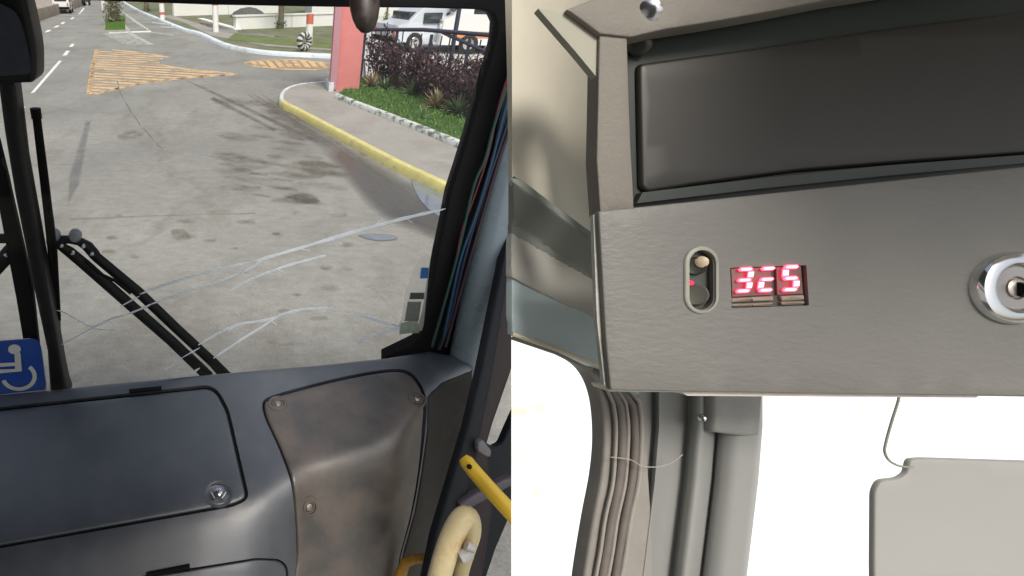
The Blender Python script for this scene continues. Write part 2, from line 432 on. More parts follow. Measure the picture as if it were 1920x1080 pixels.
# lane dashes
for q in ([(57, 175), (65, 173), (116, 114), (110, 114)], [(117, 104), (125, 104), (131, 95), (124, 95)], [(129, 88), (136, 88), (140, 82), (134, 82)],
          [(63, 72), (70, 72), (77, 67), (70, 67)], [(83, 61), (91, 60), (97, 56), (89, 56)], [(100, 52), (108, 51), (112, 47), (105, 48)],
          [(113, 45), (119, 45), (123, 41), (117, 41)], [(131, 36), (136, 36), (140, 32), (136, 32)], [(150, 22), (154, 22), (159, 15), (156, 15)], [(34, 213), (38, 213), (48, 200), (36, 201)],
          [(147, 26), (150, 26), (153, 22), (151, 22)], [(161, 12), (163, 12), (166, 6), (164, 6)]):
    decal('lane_dash', q, M_paintw, .004, .8, 6)
def line(name, pts, wpx, mat, z=.008):
    up = [(x, y - wpx * .5) for x, y in pts]; dn = [(x, y + wpx * .5) for x, y in pts][::-1]
    return decal(name, up + dn, mat, z, .8, 8)
# white lines by the median island
M_pfaint = decal_mat('faint_white_paint', (.62, .62, .56, 1), .65, .8, 4, .3, .5)
line('edge_line', [(204, 61), (283, 59)], 3, M_paintw)
line('edge_line', [(283, 60), (325, 66)], 1.5, M_pfaint)
decal('edge_line', [(225, 40), (230, 40), (248, 62), (290, 84), (280, 84), (243, 65)], M_pfaint, .008, 1, 6)
decal('edge_line', [(228, 22), (231, 22), (255, 38), (282, 57), (277, 57), (250, 40)], M_pfaint, .008, 1, 6)
for k in range(9):
    y = 63 + k * 2.4; line('hatch_stripe', [(192 + k * 5, y), (248 + k * 4.5, y + 1)], 1.2, M_pfaint)
line('hatch_stripe', [(285, 42), (315, 46)], 2, M_pfaint); line('hatch_stripe', [(300, 50), (330, 52)], 2, M_pfaint)
# big yellow hatched gore
A, B, C_, D_, E_ = (178, 92), (316, 107), (300, 122), (444, 139), (160, 178)
gore = [A, (250, 97), (316, 107), (298, 112), (303, 122), (345, 129), (395, 134), (444, 139), (340, 147), (265, 156), (222, 165), (192, 173), (162, 178), (169, 130)]
decal('hatch_border', [(169, 130), (178, 92), (184, 92), (177, 130), (170, 172), (162, 177)], M_painty, .004, 1, 6)
decal('hatch_border', [(162, 178), (192, 172), (222, 164), (265, 155), (340, 145.5), (444, 138.5), (444, 140.5), (340, 148), (265, 157.5), (222, 167), (192, 174)], M_painty, .004, 1, 6)
decal('hatch_border', [(303, 121), (345, 128), (395, 132.5), (444, 138), (444, 140), (395, 135), (345, 130.5), (303, 123)], M_painty, .004, .8, 6)
decal('hatch_border', [(210, 92.5), (250, 96), (316, 106), (316, 108), (250, 98), (210, 94)], M_painty, .004, .7, 6)
y = 95.0; k = 0
while y < 176:
    hgt = 1.9 + (y - 95) * .022
    # clip a slightly falling stripe against the gore outline
    xs = []
    x = 160
    while x < 446:
        yy = y + (x - 178) * .055
        if inside((x, yy), gore): xs.append(x)
        x += 2
    if len(xs) > 4:
        a, b = xs[0], xs[-1]
        gap = [x for x in range(int(a), int(b), 2) if not inside((x, y + (x - 178) * .055), gore)]
        segs = [(a, b)] if not gap else [(a, gap[0]), (gap[-1], b)]
        for (p, q) in segs:
            if q - p > 6: decal('hatch_stripe', [(p, y + (p - 178) * .055), ((p + q) / 2, y + ((p + q) / 2 - 178) * .055), (q, y + (q - 178) * .055), (q, y + (q - 178) * .055 + hgt), ((p + q) / 2, y + ((p + q) / 2 - 178) * .055 + hgt), (p, y + (p - 178) * .055 + hgt)], M_painty, .004, .9, 10)
    y += 3.6 + (y - 95) * .03; k += 1
# oval hatched patch by the pillar
decal('oval_border', catmull([(456, 118), (490, 112), (560, 111), (612, 118), (624, 124), (590, 130), (520, 128), (475, 123)], 5), decal_mat('faint_yellow_paint', (.72, .42, .16, 1), .6, .3, 3, .3, .5), .004, 2, 6)
for k in range(9):
    x = 466 + k * 16; decal('hatch_stripe', [(x, 114 + (k > 6) * 2), (x + 9, 113.5 + (k > 6) * 2), (x + 22, 127 - (k < 1) * 4), (x + 11, 127 - (k < 1) * 4)], M_painty, .007, 1, 6)
decal('oval_outline', [(456, 118), (490, 112), (560, 111), (620, 119), (620, 121), (560, 113), (490, 114), (462, 119)], M_painty, .0075, .7, 6)
decal('oval_outline', [(458, 120), (480, 124), (530, 128.5), (590, 130), (624, 124), (624, 126), (590, 132), (530, 130.5), (480, 126)], M_painty, .0075, .7, 6)

# right pavement, kerbs
def gxy(p, z=0): v = G(p[0], p[1], z); return (v.x, v.y)
kl = catmull([(640, 152), (600, 153.5), (560, 158), (536, 167), (528, 180), (534, 192), (560, 205), (640, 247), (740, 299), (845, 349), (960, 410), (1150, 500)], 6, closed=False)
kw = [gxy(p, .12) for p in kl]
pav = thing('pavement', Vector((2.5, 9, 0)), 'pale concrete pavement running past the pink gate pillar', None, None, 'structure')
prism('slab', kw + [(14, kw[-1][1]), (14, 16), (kw[0][0] + .1, kw[0][1] + .2)], -.04, .115, M_pave, pav)
i0 = 5 * 6 - 2
ck = strip('white_kerb', kw[:i0 + 1], .13, -.03, .13, M_kerbw, pav); ck['label'] = 'white painted curve of kerb'
for a in range(i0, len(kw) - 1, 3):
    sg = kw[a:a + 4]
    if len(sg) > 1: strip('yellow_kerb', sg, .16, -.03, .135, M_kerby, pav)
# planter: kerb, soil, grass
M_plk = M('chipped_whitewashed_kerb', (.6, .63, .6, 1), .8, var=.1, vs=6, dirt=(.16, .17, .15, 1), dscale=7, dlo=.5, dhi=.6, bump=.4, bs_=30, bd=.006)
pl = [(632, 176), (680, 195), (740, 217), (800, 240), (870, 268), (960, 305), (1100, 360)]
plw = [gxy(p, .2) for p in pl]
pb = [(1100, 225), (960, 185), (900, 165), (800, 152), (700, 138), (640, 145)]
planter = thing('planter_bed', Vector((plw[0][0], plw[0][1], .1)), 'raised planter with grass behind a chipped white kerb', 'planter')
for a in range(len(plw) - 1):
    strip('kerb_stone', resample([plw[a], (plw[a + 1][0] * .997 + plw[a][0] * .003, plw[a + 1][1] * .997 + plw[a][1] * .003)], .6, False), .14, .1, .21, M_plk, planter)
# pillar position
pil = G(648, 172, .1)
bedpoly = [gxy(p, .17) for p in pl] + [(11, 5.2), (11, 15.5), (pil.x + .2, 15.2), (pil.x + .1, pil.y + .3)]
prism('soil', bedpoly, .05, .16, M_grassbase, planter)
blades = []
def in_bed(x, y): return inside((x, y), bedpoly)
cnt = 0; V = []; F = []
while cnt < 26000:
    x = random.uniform(1.6, 7.5); y = random.uniform(5, 15)
    cnt += 1
    if not in_bed(x, y): continue
    h = random.uniform(.03, .085); a = random.uniform(0, 6.28); lx, ly = math.cos(a) * .012, math.sin(a) * .012
    ox, oy = random.uniform(-.04, .04), random.uniform(-.04, .04); s = len(V)
    V += [Vector((x - lx, y - ly, .155)), Vector((x + lx, y + ly, .155)), Vector((x + ox, y + oy, .155 + h))]; F.append((s, s + 1, s + 2))
M_blade = M('grass_blade', (.09, .19, .035, 1), .6, var=.35, vs=3)
setp(mk('grass', V, F, M_blade, smooth=False), 'bright green grass filling the planter by the pavement', 'grass', None, 'stuff')

# pink pillar
pp = thing('gate_pillar', Vector((pil.x, pil.y + .2, .1)), 'tall pink plastered gate pillar at the planter corner', 'pillar')
hw = .29
fl, fr = G(608, 170, .12), G(670, 160, .12)
yp = pil.y + .05
xL = (622 - CX) / FPX * (yp / ray(622, 172).y); xR = (673 - CX) / FPX * (yp / ray(670, 172).y)
box('shaft', ((xL + xR) / 2, yp + .32, 2.1), (xR - xL, .62, 4.0), M_pink, pp, bev=.015)
box('plinth', (xL - .03, yp + .25, .18), (.12, .7, .26), M_kerbw, pp, bev=.01)
box('shaded_side_strip', (xL + .02, yp - .03, 2.1), (.16, .1, 3.9), M('mauve_shade_paint', (.52, .27, .32, 1), .75, var=.08), pp, bev=.01)  # the pillar's shaded left face, put in as a darker mauve strip

# shrubs and plants
M_purple = M('dark_purple_leaf', (.055, .028, .04, 1), .5, var=.5, vs=12)
M_purple2 = M('reddish_leaf', (.10, .045, .05, 1), .5, var=.5, vs=12)
M_stem = M('brown_stem', (.07, .045, .035, 1), .8)
M_agave = M('pale_green_blade', (.22, .30, .17, 1), .5, var=.25, vs=10)
M_agave2 = M('pink_green_blade', (.34, .28, .17, 1), .5, var=.4, vs=10)
def leaf_mesh(n, box_, size, up=.3, elong=2.2):
    V = []; F = []
    for i in range(n):
        c = box_(); d = Vector((random.gauss(0, 1), random.gauss(0, 1), random.gauss(up, 1))).normalized()
        s = d.cross(Vector((random.gauss(0, 1), random.gauss(0, 1), random.gauss(0, 1)))).normalized(); L = size * random.uniform(.6, 1.4)
        k = len(V); V += [c, c + d * L * .45 + s * L / elong * .5, c + d * L, c + d * L * .45 - s * L / elong * .5]; F.append((k, k + 1, k + 2, k + 3))
    return V, F
def shrub(loc, hgt, rad, label, mats, group):
    t = thing('purple_shrub', loc, label, 'shrub', group)
    nb = 24
    tips = []
    for i in range(nb):
        a = random.uniform(0, 6.28); r = rad * math.sqrt(random.random()); tips.append(Vector((loc.x + r * math.cos(a), loc.y + r * math.sin(a), loc.z + hgt * random.uniform(.6, 1.05) * (1 - .25 * r / rad))))
    def bx():
        q = random.choice(tips); f = random.random() ** .7
        b = Vector((loc.x + (q.x - loc.x) * .55, loc.y + (q.y - loc.y) * .55, loc.z + .05)); p = b.lerp(q, f)
        return p + Vector((random.gauss(0, .05), random.gauss(0, .05), random.gauss(0, .04)))
    mk('foliage', *leaf_mesh(1500, bx, .09, .8, 2.6), mats[0], t, smooth=False)
    mk('new_leaves', *leaf_mesh(350, bx, .09, 1.0, 2.6), mats[1], t, smooth=False)
    P = []
    for q in tips:
        b = Vector((loc.x + (q.x - loc.x) * .3, loc.y + (q.y - loc.y) * .3, loc.z)); u = Vector((.008, 0, 0)); v = Vector((0, .008, 0))
        P.append(([b - u, b + v, b + u, q], [(0, 1, 3), (1, 2, 3), (2, 0, 3)]))
    V, F = join(P); mk('stems', V, F, M_stem, t, smooth=False)
    return t
sh = [((712, 155), .95, 'nearest to the pink pillar'), ((750, 165), .85, 'second from the pink pillar'), ((790, 178), .8, 'third from the pink pillar, beside the striped agave'), ((828, 193), .75, 'fourth from the pink pillar, in front of the fence gap'), ((868, 207), .8, 'fifth from the pink pillar'), ((905, 222), .85, 'behind the windshield edge'), ]
for (p, h, s) in sh:
    g = G(p[0], p[1], .16); shrub(g, h * 1.4, .48, 'dark purple leaved shrub ' + s, (M_purple, M_purple2), 'purple shrubs along the planter fence')
def spiky(loc, n, L, mat, label, wd=.02):
    V = []; F = []
    for i in range(n):
        a = random.uniform(0, 6.28); e = random.uniform(.25, 1.35); l = L * random.uniform(.7, 1.1); s = Vector((-math.sin(a), math.cos(a), 0)); k = len(V)
        for j in range(5):
            f = j / 4; c = Vector((math.cos(a) * math.cos(e), math.sin(a) * math.cos(e), math.sin(e))) * l * f; c.z -= .35 * l * f * f * math.cos(e); wj = wd * (1 - f) * (1 + f) + .001
            V += [loc + c - s * wj, loc + c + s * wj]
            if j: F.append((k + 2 * j - 2, k + 2 * j - 1, k + 2 * j + 1, k + 2 * j))
    t = mk('spiky_plant', V, F, mat); return setp(t, label, 'plant', 'spiky plants in the planter')
spiky(G(698, 163, .16), 70, .5, M_agave2, 'pinkish spiky plant close to the pink pillar')
spiky(G(722, 166, .16), 60, .42, M_agave, 'pale green spiky plant between two pink ones')
spiky(G(818, 203, .16), 90, .5, M_agave2, 'yellowish spiky plant mid planter')
spiky(G(772, 178, .16), 60, .42, M_agave, 'grey green spiky plant left of the yellowish one')
spiky(G(858, 214, .16), 80, .5, M_agave, 'grey green spiky plant near the windshield edge')
spiky(G(792, 222, .16), 12, .3, M_agave, 'small sparse plant near the planter kerb')

# metal fence behind the shrubs
M_fence = M('slate_blue_painted_metal', (.05, .055, .09, 1), .5, var=.2)
f0 = G(676, 146, .15); f1 = G(905, 195, .15)
fence = thing('metal_fence', f0, 'low slate blue metal fence with leaning bars behind the purple shrubs', 'fence')
fv = (f1 - f0)
def fp(t, h): return f0 + fv * t + Vector((0, 0, h))
tube('top_rail', [fp(-.02, 1.15), fp(.5, 1.28), fp(1.0, 1.3), fp(1.6, 1.32)], .042, M_fence, fence, 8)
tube('lower_rail', [fp(0, .45), fp(1.6, .5)], .022, M_fence, fence, 8)
tube('mid_rail', [fp(.65, 1.26), fp(1.0, .95), fp(1.5, .7)], .035, M_fence, fence, 8)
for k in range(22):
    t = k * .07; wdt = .036 if k % 4 == 0 else .015
    tube('bar', [fp(t, .0), fp(t + random.uniform(-.004, .02), 1.2)], wdt, M_fence, fence, 6)
for k in range(12):
    t = .6 + k * .05; tube('brace', [fp(t, random.uniform(.75, .95)), fp(t + .18, random.uniform(.15, .4))], .012, M_fence, fence, 6)
for k in range(9):
    t = .55 + k * .05; tube('brace', [fp(t, random.uniform(.15, .35)), fp(t + .14, random.uniform(.75, 1.0))], .009, M_fence, fence, 6)
pst = G(842, 180, .15)
tube('post', [Vector((pst.x, pst.y + .3, .1)), Vector((pst.x, pst.y + .3, 2.6))], .05, M_fence, fence, 8)

# yard behind the fence
yard = mk('yard_ground', [(3, 15.5, .13), (40, 15.5, .13), (40, 42, .13), (7.5, 42, .13)], [(0, 1, 2, 3)], M('pale_yard_concrete', (.5, .49, .47, 1), .85, var=.15, vs=1)); setp(yard, 'pale concrete yard beyond the fence', None, None, 'structure')
# far kerb and verge
k2 = catmull([(200, -20), (235, 5), (262, 20), (300, 36), (345, 54), (375, 62), (420, 82), (470, 93), (530, 99), (630, 104), (760, 112)], 6, False)
k2w = [gxy(p, .1) for p in k2]
M_kb = M('pale_blue_white_kerb_paint', (.72, .78, .84, 1), .7, var=.1, vs=1, dirt=(.4, .45, .48, 1), dscale=1.5, dlo=.5, dhi=.7)
verge = thing('verge', Vector((k2w[-1][0], k2w[-1][1], 0)), 'dry grassy verge behind a pale blue painted kerb', None, None, 'structure')
strip('kerb', k2w, .28, -.03, .14, M_kb, verge)
prism('ground_sheet', k2w + [(60, k2w[-1][1]), (60, 260), (k2w[0][0] + 1, 260)], -.045, .11, M_verge, verge)
mk('footpath', [G(x, y, .116) for x, y in [(300, 30), (345, 42), (395, 66), (500, 86), (640, 96), (640, 88), (500, 76), (410, 57), (360, 40), (320, 28)]], [(0, 1, 2, 9), (2, 3, 8, 9), (3, 4, 5, 8), (5, 6, 7, 8)], M_pave, verge, smooth=False)
mk('lawn', [G(x, y, .12) for x, y in [(425, 74), (520, 84), (630, 92), (630, 76), (520, 70), (440, 62)]], [(0, 1, 4, 5), (1, 2, 3, 4)], M('lawn', (.14, .17, .06, 1), .9, var=.3, vs=2), verge, smooth=False)
def on(px, py, z=.11): return G(px, py, z)
def H(px0, py0, py1, z=.11):
    """height of something standing at ground pixel and reaching up to row py1"""
    g = G(px0, py0, z); r = ray(px0, py1); return CAM.z + r.z * (g.y / r.y) - z
# low white walls
def wallseg(name, a, b, top, label, mat=M_whitew, th=.25, cat='wall', z=.11):
    ga, gb = on(*a, z), on(*b, z); h = H(a[0], a[1], top, z); d = (gb - ga); L = d.length; ang = math.atan2(d.y, d.x)
    t = thing(name, (ga + gb) / 2, label, cat)
    n = max(2, int(L / 3)); u = d.normalized(); nrm = Vector((-u.y, u.x, 0))
    for k in range(n):
        c = ga + d * (k + .5) / n; box('wall_panel', (c.x, c.y, z + h / 2), (L / n - .03, th, h), mat, t, rz=ang)
    box('coping', ((ga + gb).x / 2, (ga + gb).y / 2, z + h + .03), (L + .1, th + .1, .07), mat, t, rz=ang)
    return t
wallseg('low_wall', (440, 55), (640, 47), 31, 'long low white wall running towards the pink pillar', th=.3)
wallseg('low_wall', (376, 36), (446, 56), 36, 'short slanting white wall left of the long one', th=.3)
wallseg('boundary_wall', (325, 30), (520, 24), 3, 'tall white boundary wall behind the dark mound', th=.3)
wallseg('yard_wall', (690, 60), (800, 64), 43, 'low grey wall behind the metal fence', M('grey_rendered_wall', (.4, .39, .36, 1), .85, var=.1, vs=1.2), z=.02)
# mound
mg = on(466, 32)
V = []; F = []; n = 24; rr = [(1, 0), (.9, .25), (.7, .6), (.42, .88), (.15, 1)]
for (r, h) in rr:
    for k in range(n):
        a = 6.283 * k / n; j = random.uniform(.93, 1.07); V.append(Vector((mg.x + 1.4 * r * math.cos(a) * j, mg.y + 1.2 * r * math.sin(a) * j, .1 + .62 * h * random.uniform(.95, 1.05))))
for i in range(4):
    for k in range(n): F.append((i * n + k, i * n + (k + 1) % n, (i + 1) * n + (k + 1) % n, (i + 1) * n + k))
F.append(tuple(4 * n + k for k in range(n)))
setp(mk('gravel_mound', V, F, M('dark_gravel', (.10, .10, .10, 1), .9, var=.4, vs=8)), 'dark heap of gravel behind the low white wall', 'mound')
# posts
M_red = M('red_orange_paint', (.62, .16, .10, 1), .6); M_wp = M('white_post_paint', (.8, .8, .78, 1), .6, var=.05)
def post(px, py, top, wpx, bands, label, nm_='painted_post'):
    g = on(px, py); h = H(px, py, top); r = wpx / 2 / FPX * g.y; t = thing(nm_, g, label, 'post')
    zz = 0
    for (f, m_) in bands:
        lathe('post_section', g + Vector((0, 0, zz * h)), Vector((0, 0, 1)), [(r, 0.001), (r, f * h - .002)], m_, t, 12); zz += f
    return t
post(305, 36, -12, 9, [(.18, M_wp), (.1, M_red), (.34, M_wp), (.38, M_red)], 'white post with orange bands by the blue kerb')
post(405, 60, -12, 10, [(.7, M_wp), (.3, M_red)], 'tall white post beside the low white wall')
post(579, 84, 26, 12, [(.68, M_wp), (.32, M_red)], 'short white post behind the painted tyre')
g = on(584, 98)
# painted tyre
def tyre_ring(name, c, axis, Rr, r, mat, parent, n=28, m=10, seg=None):
    axis = axis.normalized(); u = Vector((0, 0, 1)); v = axis.cross(u).normalized(); V = []; F = []
    ks = range(n + 1) if seg is None else range(seg[0], seg[1] + 1)
    for k in ks:
        a = 6.2832 * k / n; rd = u * math.cos(a) + v * math.sin(a)
        for j in range(m):
            b = 6.2832 * j / m; V.append(c + rd * (Rr + r * math.cos(b)) + axis * r * 1.1 * math.sin(b))
    K = len(list(ks))
    for i in range(K - 1):
        for j in range(m): F.append((i * m + j, i * m + (j + 1) % m, (i + 1) * m + (j + 1) % m, (i + 1) * m + j))
    return mk(name, V, F, mat, parent)
tg = on(570, 96); ty = thing('striped_tyre', tg, 'upright tyre painted in black and white stripes on the verge', 'tyre')
M_tw = M('weathered_white_paint', (.5, .5, .47, 1), .8, var=.3, vs=20); M_tb = M('weathered_tyre', (.05, .05, .05, 1), .8)
for k in range(20):
    tyre_ring('stripe', tg + Vector((0, 0, .33)), Vector((.7, -1, 0)), .22, .11, M_tw if k % 2 else M_tb, ty, 40, 8, (k * 2, k * 2 + 2))
# trees / palms by the walls
M_bark = M('bark', (.16, .13, .09, 1), .9, var=.3, vs=10, bump=.6, bs_=25, bd=.03); M_leaf = M('green_leaf', (.07, .12, .03, 1), .55, var=.5, vs=6); M_leafl = M('light_green_leaf', (.16, .22, .06, 1), .55, var=.4, vs=6)
def tree(px, py, h, r, label, trunk_r=.15, cr=1.6, z=.11, leaf=M_leaf, n=1600, ch=None):
    g = on(px, py, z); t = thing('tree', g, label, 'tree', 'trees beyond the road')
    tube('trunk', [g, g + Vector((.05, 0, h * .4)), g + Vector((-.05, .1, h * .8)), g + Vector((0, 0, h))], [trunk_r * 1.3, trunk_r, trunk_r * .7, trunk_r * .3], M_bark, t, 9)
    cl = [g + Vector((random.gauss(0, cr * .5), random.gauss(0, cr * .5), h + random.gauss(0, cr * .3))) for _ in range(14)]
    for q in cl[:5]: tube('limb', [g + Vector((0, 0, h * .7)), q], [trunk_r * .4, .02], M_bark, t, 6)
    mk('crown', *leaf_mesh(n, lambda: random.choice(cl) + Vector((random.gauss(0, cr * .25), random.gauss(0, cr * .25), random.gauss(0, cr * .2))), .16, .2, 1.8), leaf, t, smooth=False)
    # leafy growth round the foot
    bs0 = mk('base_shoots', *leaf_mesh(160, lambda: g + Vector((random.gauss(0, trunk_r), random.gauss(0, trunk_r), abs(random.gauss(0, .25)))), .14, 1, 2.5), leaf, t, smooth=False); bs0['kind'] = 'stuff'
    return t
tree(526, 54, 3.4, .2, 'tree with bare trunk in front of the low white wall', .13, 1.3)
tree(275, 22, 3.6, .2, 'dark tree behind the first banded post', .16, 1.4)
tree(790, 46, 1.9, .2, 'light leafed tree above the yard wall', .06, .8, .13, M_leafl, 1400)
tree(722, 48, 2.0, .2, 'light leafed tree just right of the pink pillar', .06, .7, .13, M_leafl, 900)
# median island with grass, shrub and white sign
mi = [gxy(p, .1) for p in [(195, 57), (236, 57), (228, 30), (220, 2), (200, 2)]]
isl = thing('median_island', G(215, 50), 'narrow grassed median island between the lanes', None, None, 'structure')
prism('kerbed_base', mi, -.03, .10, M_pave, isl)
prism('turf', [gxy(p, .1) for p in [(197, 56), (234, 56), (226, 30), (219, 2), (201, 2)]], .0, .13, M('turf', (.10, .15, .04, 1), .9, var=.3, vs=6), isl)
V = []; F = []
for i in range(2500):
    a = random.random(); b = random.random(); p = G(197 + 37 * a, 30 + 26 * b, .12); hh = random.uniform(.05, .14); s = len(V); V += [p, p + Vector((.04, 0, 0)), p + Vector((.02, 0, hh))]; F.append((s, s + 1, s + 2))
setp(mk('median_grass', V, F, M_blade, smooth=False), 'bright green grass at the tip of the median island', 'grass', None, 'stuff')
g = G(209, 44, .12)
tt = thing('median_shrub', g, 'brown stemmed shrub growing on the median island', 'shrub')
mk('foliage', *leaf_mesh(900, lambda: g + Vector((random.gauss(0, .22), random.gauss(.8, .5), random.uniform(.05, 1.5))), .16, .5, 2), M('dusty_leaf', (.20, .19, .13, 1), .7, var=.4, vs=6), tt, smooth=False)
tube('trunk', [g + Vector((0, .6, 0)), g + Vector((.02, .6, 1.5))], [.14, .08], M_bark, tt, 8)
g = G(203, 42, .12); hs = H(203, 42, 14, .12)
sg = thing('white_sign', g, 'white blank signboard above the median island', 'sign')
tube('pole', [g, g + Vector((0, 0, hs + 1))], .03, M_wp, sg, 8)
box('board', (g.x + .15, g.y - .05, g.z + hs + .35), (.85, .04, 1.0), M_wp, sg, bev=.01)
# left concrete barrier
ba = G(54, 45); bb = G(112, 25)
bar = thing('concrete_barrier', ba, 'low tan concrete barrier on the far left of the road', 'barrier')
dv = bb - ba
M_bar = M('tan_concrete', (.36, .31, .25, 1), .85, var=.12, vs=2)
for k in range(-3, 12):
    c = ba + dv * (k + .5) / 5; box('barrier_block', (c.x, c.y, .35), (dv.length / 5 - .04, .35, .8), M_bar, bar, rz=math.atan2(dv.y, dv.x), bev=.04)
lf = [G(0, 62), G(112, 18)]
mk('opposite_carriageway', [Vector((-60, 15, .02)), Vector((ba.x - 3, ba.y - 6, .02)), ba + dv * 4 + Vector((-.5, 0, .02)), Vector((-60, 220, .02))], [(0, 1, 2, 3)], M('far_lane', (.35, .3, .27, 1), .85, var=.2, vs=.5), road, smooth=False)
for k, q in enumerate(([(48, 20), (60, 12), (92, 5), (80, 8), (60, 16)], [(45, 26), (70, 18), (68, 20), (47, 28)])):
    o = patch('far_marking', q, lambda x, y: G(x, y, .03), M_painty, road, thick=0, fade=.5, step=8)
# vehicles
def M_paint(n_, c): return M(n_, c, .25, var=.03)
M_tyre = M('tyre_rubber', (.02, .02, .02, 1), .8); M_win = M('dark_vehicle_glass', (.03, .04, .05, 1), .08, spec=.8)
def vehicle(name, g, L, Wd, Ht, rz, mat, label, cat, van=True, stripe=None):
    t = thing(name, g, label, cat)
    rot = Matrix.Rotation(rz, 3, 'Z')
    P = lambda x, y, z: g + rot @ Vector((x, y, z))
    if van: prof = [(-L / 2, .3), (-L / 2, Ht * .94), (-L / 2 + .12, Ht), (L / 2 - .9, Ht), (L / 2 - .35, Ht * .58), (L / 2 - .03, Ht * .5), (L / 2, .3)]
    else: prof = [(-L / 2, .35), (-L / 2 + .03, Ht * .6), (-L * .38, Ht * .66), (-L * .26, Ht * .97), (L * .08, Ht), (L * .24, Ht * .66), (L / 2 - .1, Ht * .55), (L / 2, .35)]
    V = []; n = len(prof)
    for y, s in ((-Wd / 2, 1), (-Wd / 2 + .08, 1.0), (Wd / 2 - .08, 1.0), (Wd / 2, 1)):
        for (x, z) in prof:
            inn = .07 if z > Ht * .6 and abs(y) > Wd / 2 - .01 else 0
            V.append(P(x * (1 if abs(y) < Wd / 2 - .01 else .985), y - math.copysign(inn, y), z - (.05 if abs(y) > Wd / 2 - .01 and z > Ht * .9 else 0)))
    F = []
    for j in range(3):
        for i in range(n): i2 = (i + 1) % n; F.append((j * n + i, j * n + i2, (j + 1) * n + i2, (j + 1) * n + i))
    F.append(tuple(range(n))[::-1]); F.append(tuple(3 * n + i for i in range(n)))
    b_ = mk('body', V, F, mat, t, smooth=False)
    for sx in (-.32, .32):
        for sy in (-1, 1):
            wc = P(sx * L, sy * (Wd / 2 - .08), .33); wl = lathe('wheel', wc, rot @ Vector((0, sy, 0)), [(.2, -.1), (.33, -.08), (.33, .08), (.3, .1), (.2, .105)], M_tyre, t, 18)
            lathe('rim', wc, rot @ Vector((0, sy, 0)), [(.19, .1), (.17, .118), (.05, .125)], M_steel, wl, 14)
    zc = Ht * .74; hh = Ht * .14
    for sy in (-1, 1):
        xs = [-.36, -.12, .12, ] if van else [-.17, .04]
        for x in xs:
            o = box('side_window', P(x * L + L * .1 * (1 if van else 0), sy * (Wd / 2 - (.03 if True else 0)), zc), (L * (.2 if van else .17), .06, hh * 2 * (1 if van else .8)), M_win, t, rz=rz, bev=.02)
    x_ = -L / 2 if van else -L * .33
    box('rear_window', P(x_, 0, zc), (.06, Wd * .7, hh * 1.9), M_win, t, rz=rz, bev=.02) if van else box('rear_window', P(x_, 0, zc + .03), (.3, Wd * .7, hh * 1.5), M_win, t, rz=rz, bev=.02)
    box('windscreen', P(L / 2 - (.66 if van else L * .33), 0, zc), (.5 if van else .3, Wd * .76, hh * 1.7), M_win, t, rz=rz, bev=.02)
    for sy in (-1, 1):
        box('tail_light', P(-L / 2 - .005, sy * (Wd / 2 - .16), Ht * .45), (.04, .14, .22), M_red, t, rz=rz, bev=.01)
        box('headlight', P(L / 2 - .01, sy * (Wd / 2 - .22), Ht * .42), (.06, .28, .14), M_wp, t, rz=rz, bev=.01)
    box('bumper', P(-L / 2 - .03, 0, .42), (.1, Wd * .96, .18), M_black, t, rz=rz, bev=.02)
    if stripe:
        for sy in (-1, 1): box('side_stripe', P(0, sy * (Wd / 2 + .004), Ht * .30), (L * .9, .012, Ht * .09), stripe, t, rz=rz)
    return t
vehicle('white_van', G(120, 24), 3.4, 1.35, 1.5, R(103), M_paint('white_vehicle_paint', (.8, .8, .8, 1)), 'small white van driving away in the left lane', 'van')
vehicle('dark_car', G(150, 10), 4.2, 1.75, 1.45, R(95), M_paint('dark_car_paint', (.03, .03, .035, 1)), 'tiny dark car far ahead of the white van', 'car', False)
vehicle('dark_car', G(233, 2), 4.2, 1.75, 1.45, R(90), M_paint('dark_car_paint', (.03, .03, .035, 1)), 'dark car far off right of the median island', 'car', False)
vehicle('parked_car', G(812, 92, .13), 4.2, 1.75, 1.5, R(15), M_paint('silver_vehicle_paint', (.6, .64, .7, 1)), 'silver car parked right behind the metal fence', 'car', False)
vehicle('parked_minibus', G(925, 103, .13) + Vector((1.0, .8, 0)), 5.6, 1.9, 2.1, R(172), M_paint('white_bus_paint', (.8, .8, .8, 1)), 'white minibus with orange stripe parked beyond the fence', 'bus', True, M('orange_stripe', (.75, .3, .12, 1), .4))
# distant pale building row
fb = thing('shed', Vector((14, 62, .0)), 'long pale building at the back of the yard', 'building')
box('wall', (19, 46, 2.0), (30, 6, 4.0), M('pale_wall_paint', (.75, .75, .74, 1), .8, var=.04, vs=1), fb)
for k in range(8): box('window', (6 + k * 3.4, 42.98, 1.9), (1.6, .06, 1.2), M_win, fb)

# ================================================================== BUS CAB
# --- windshield: glass, gasket, post
gl = rounded([(118, 10), (925, 8), (918, 40), (893, 165), (845, 350), (805, 560), (797, 640), (735, 668), (118, 730), (104, 560), (45, 160), (20, -40)], [0, 10, 20, 5, 5, 5, 40, 10, 5, 5, 5, 5])
ws = thing('windshield', W(480, 700), 'cracked bus windshield with black rubber surround', 'windshield')
patch('glass', [(-120, -60), (960, -60), (960, 760), (-120, 760)], lambda x, y: W(x, y, .0), M_glass, ws, thick=0, step=200)
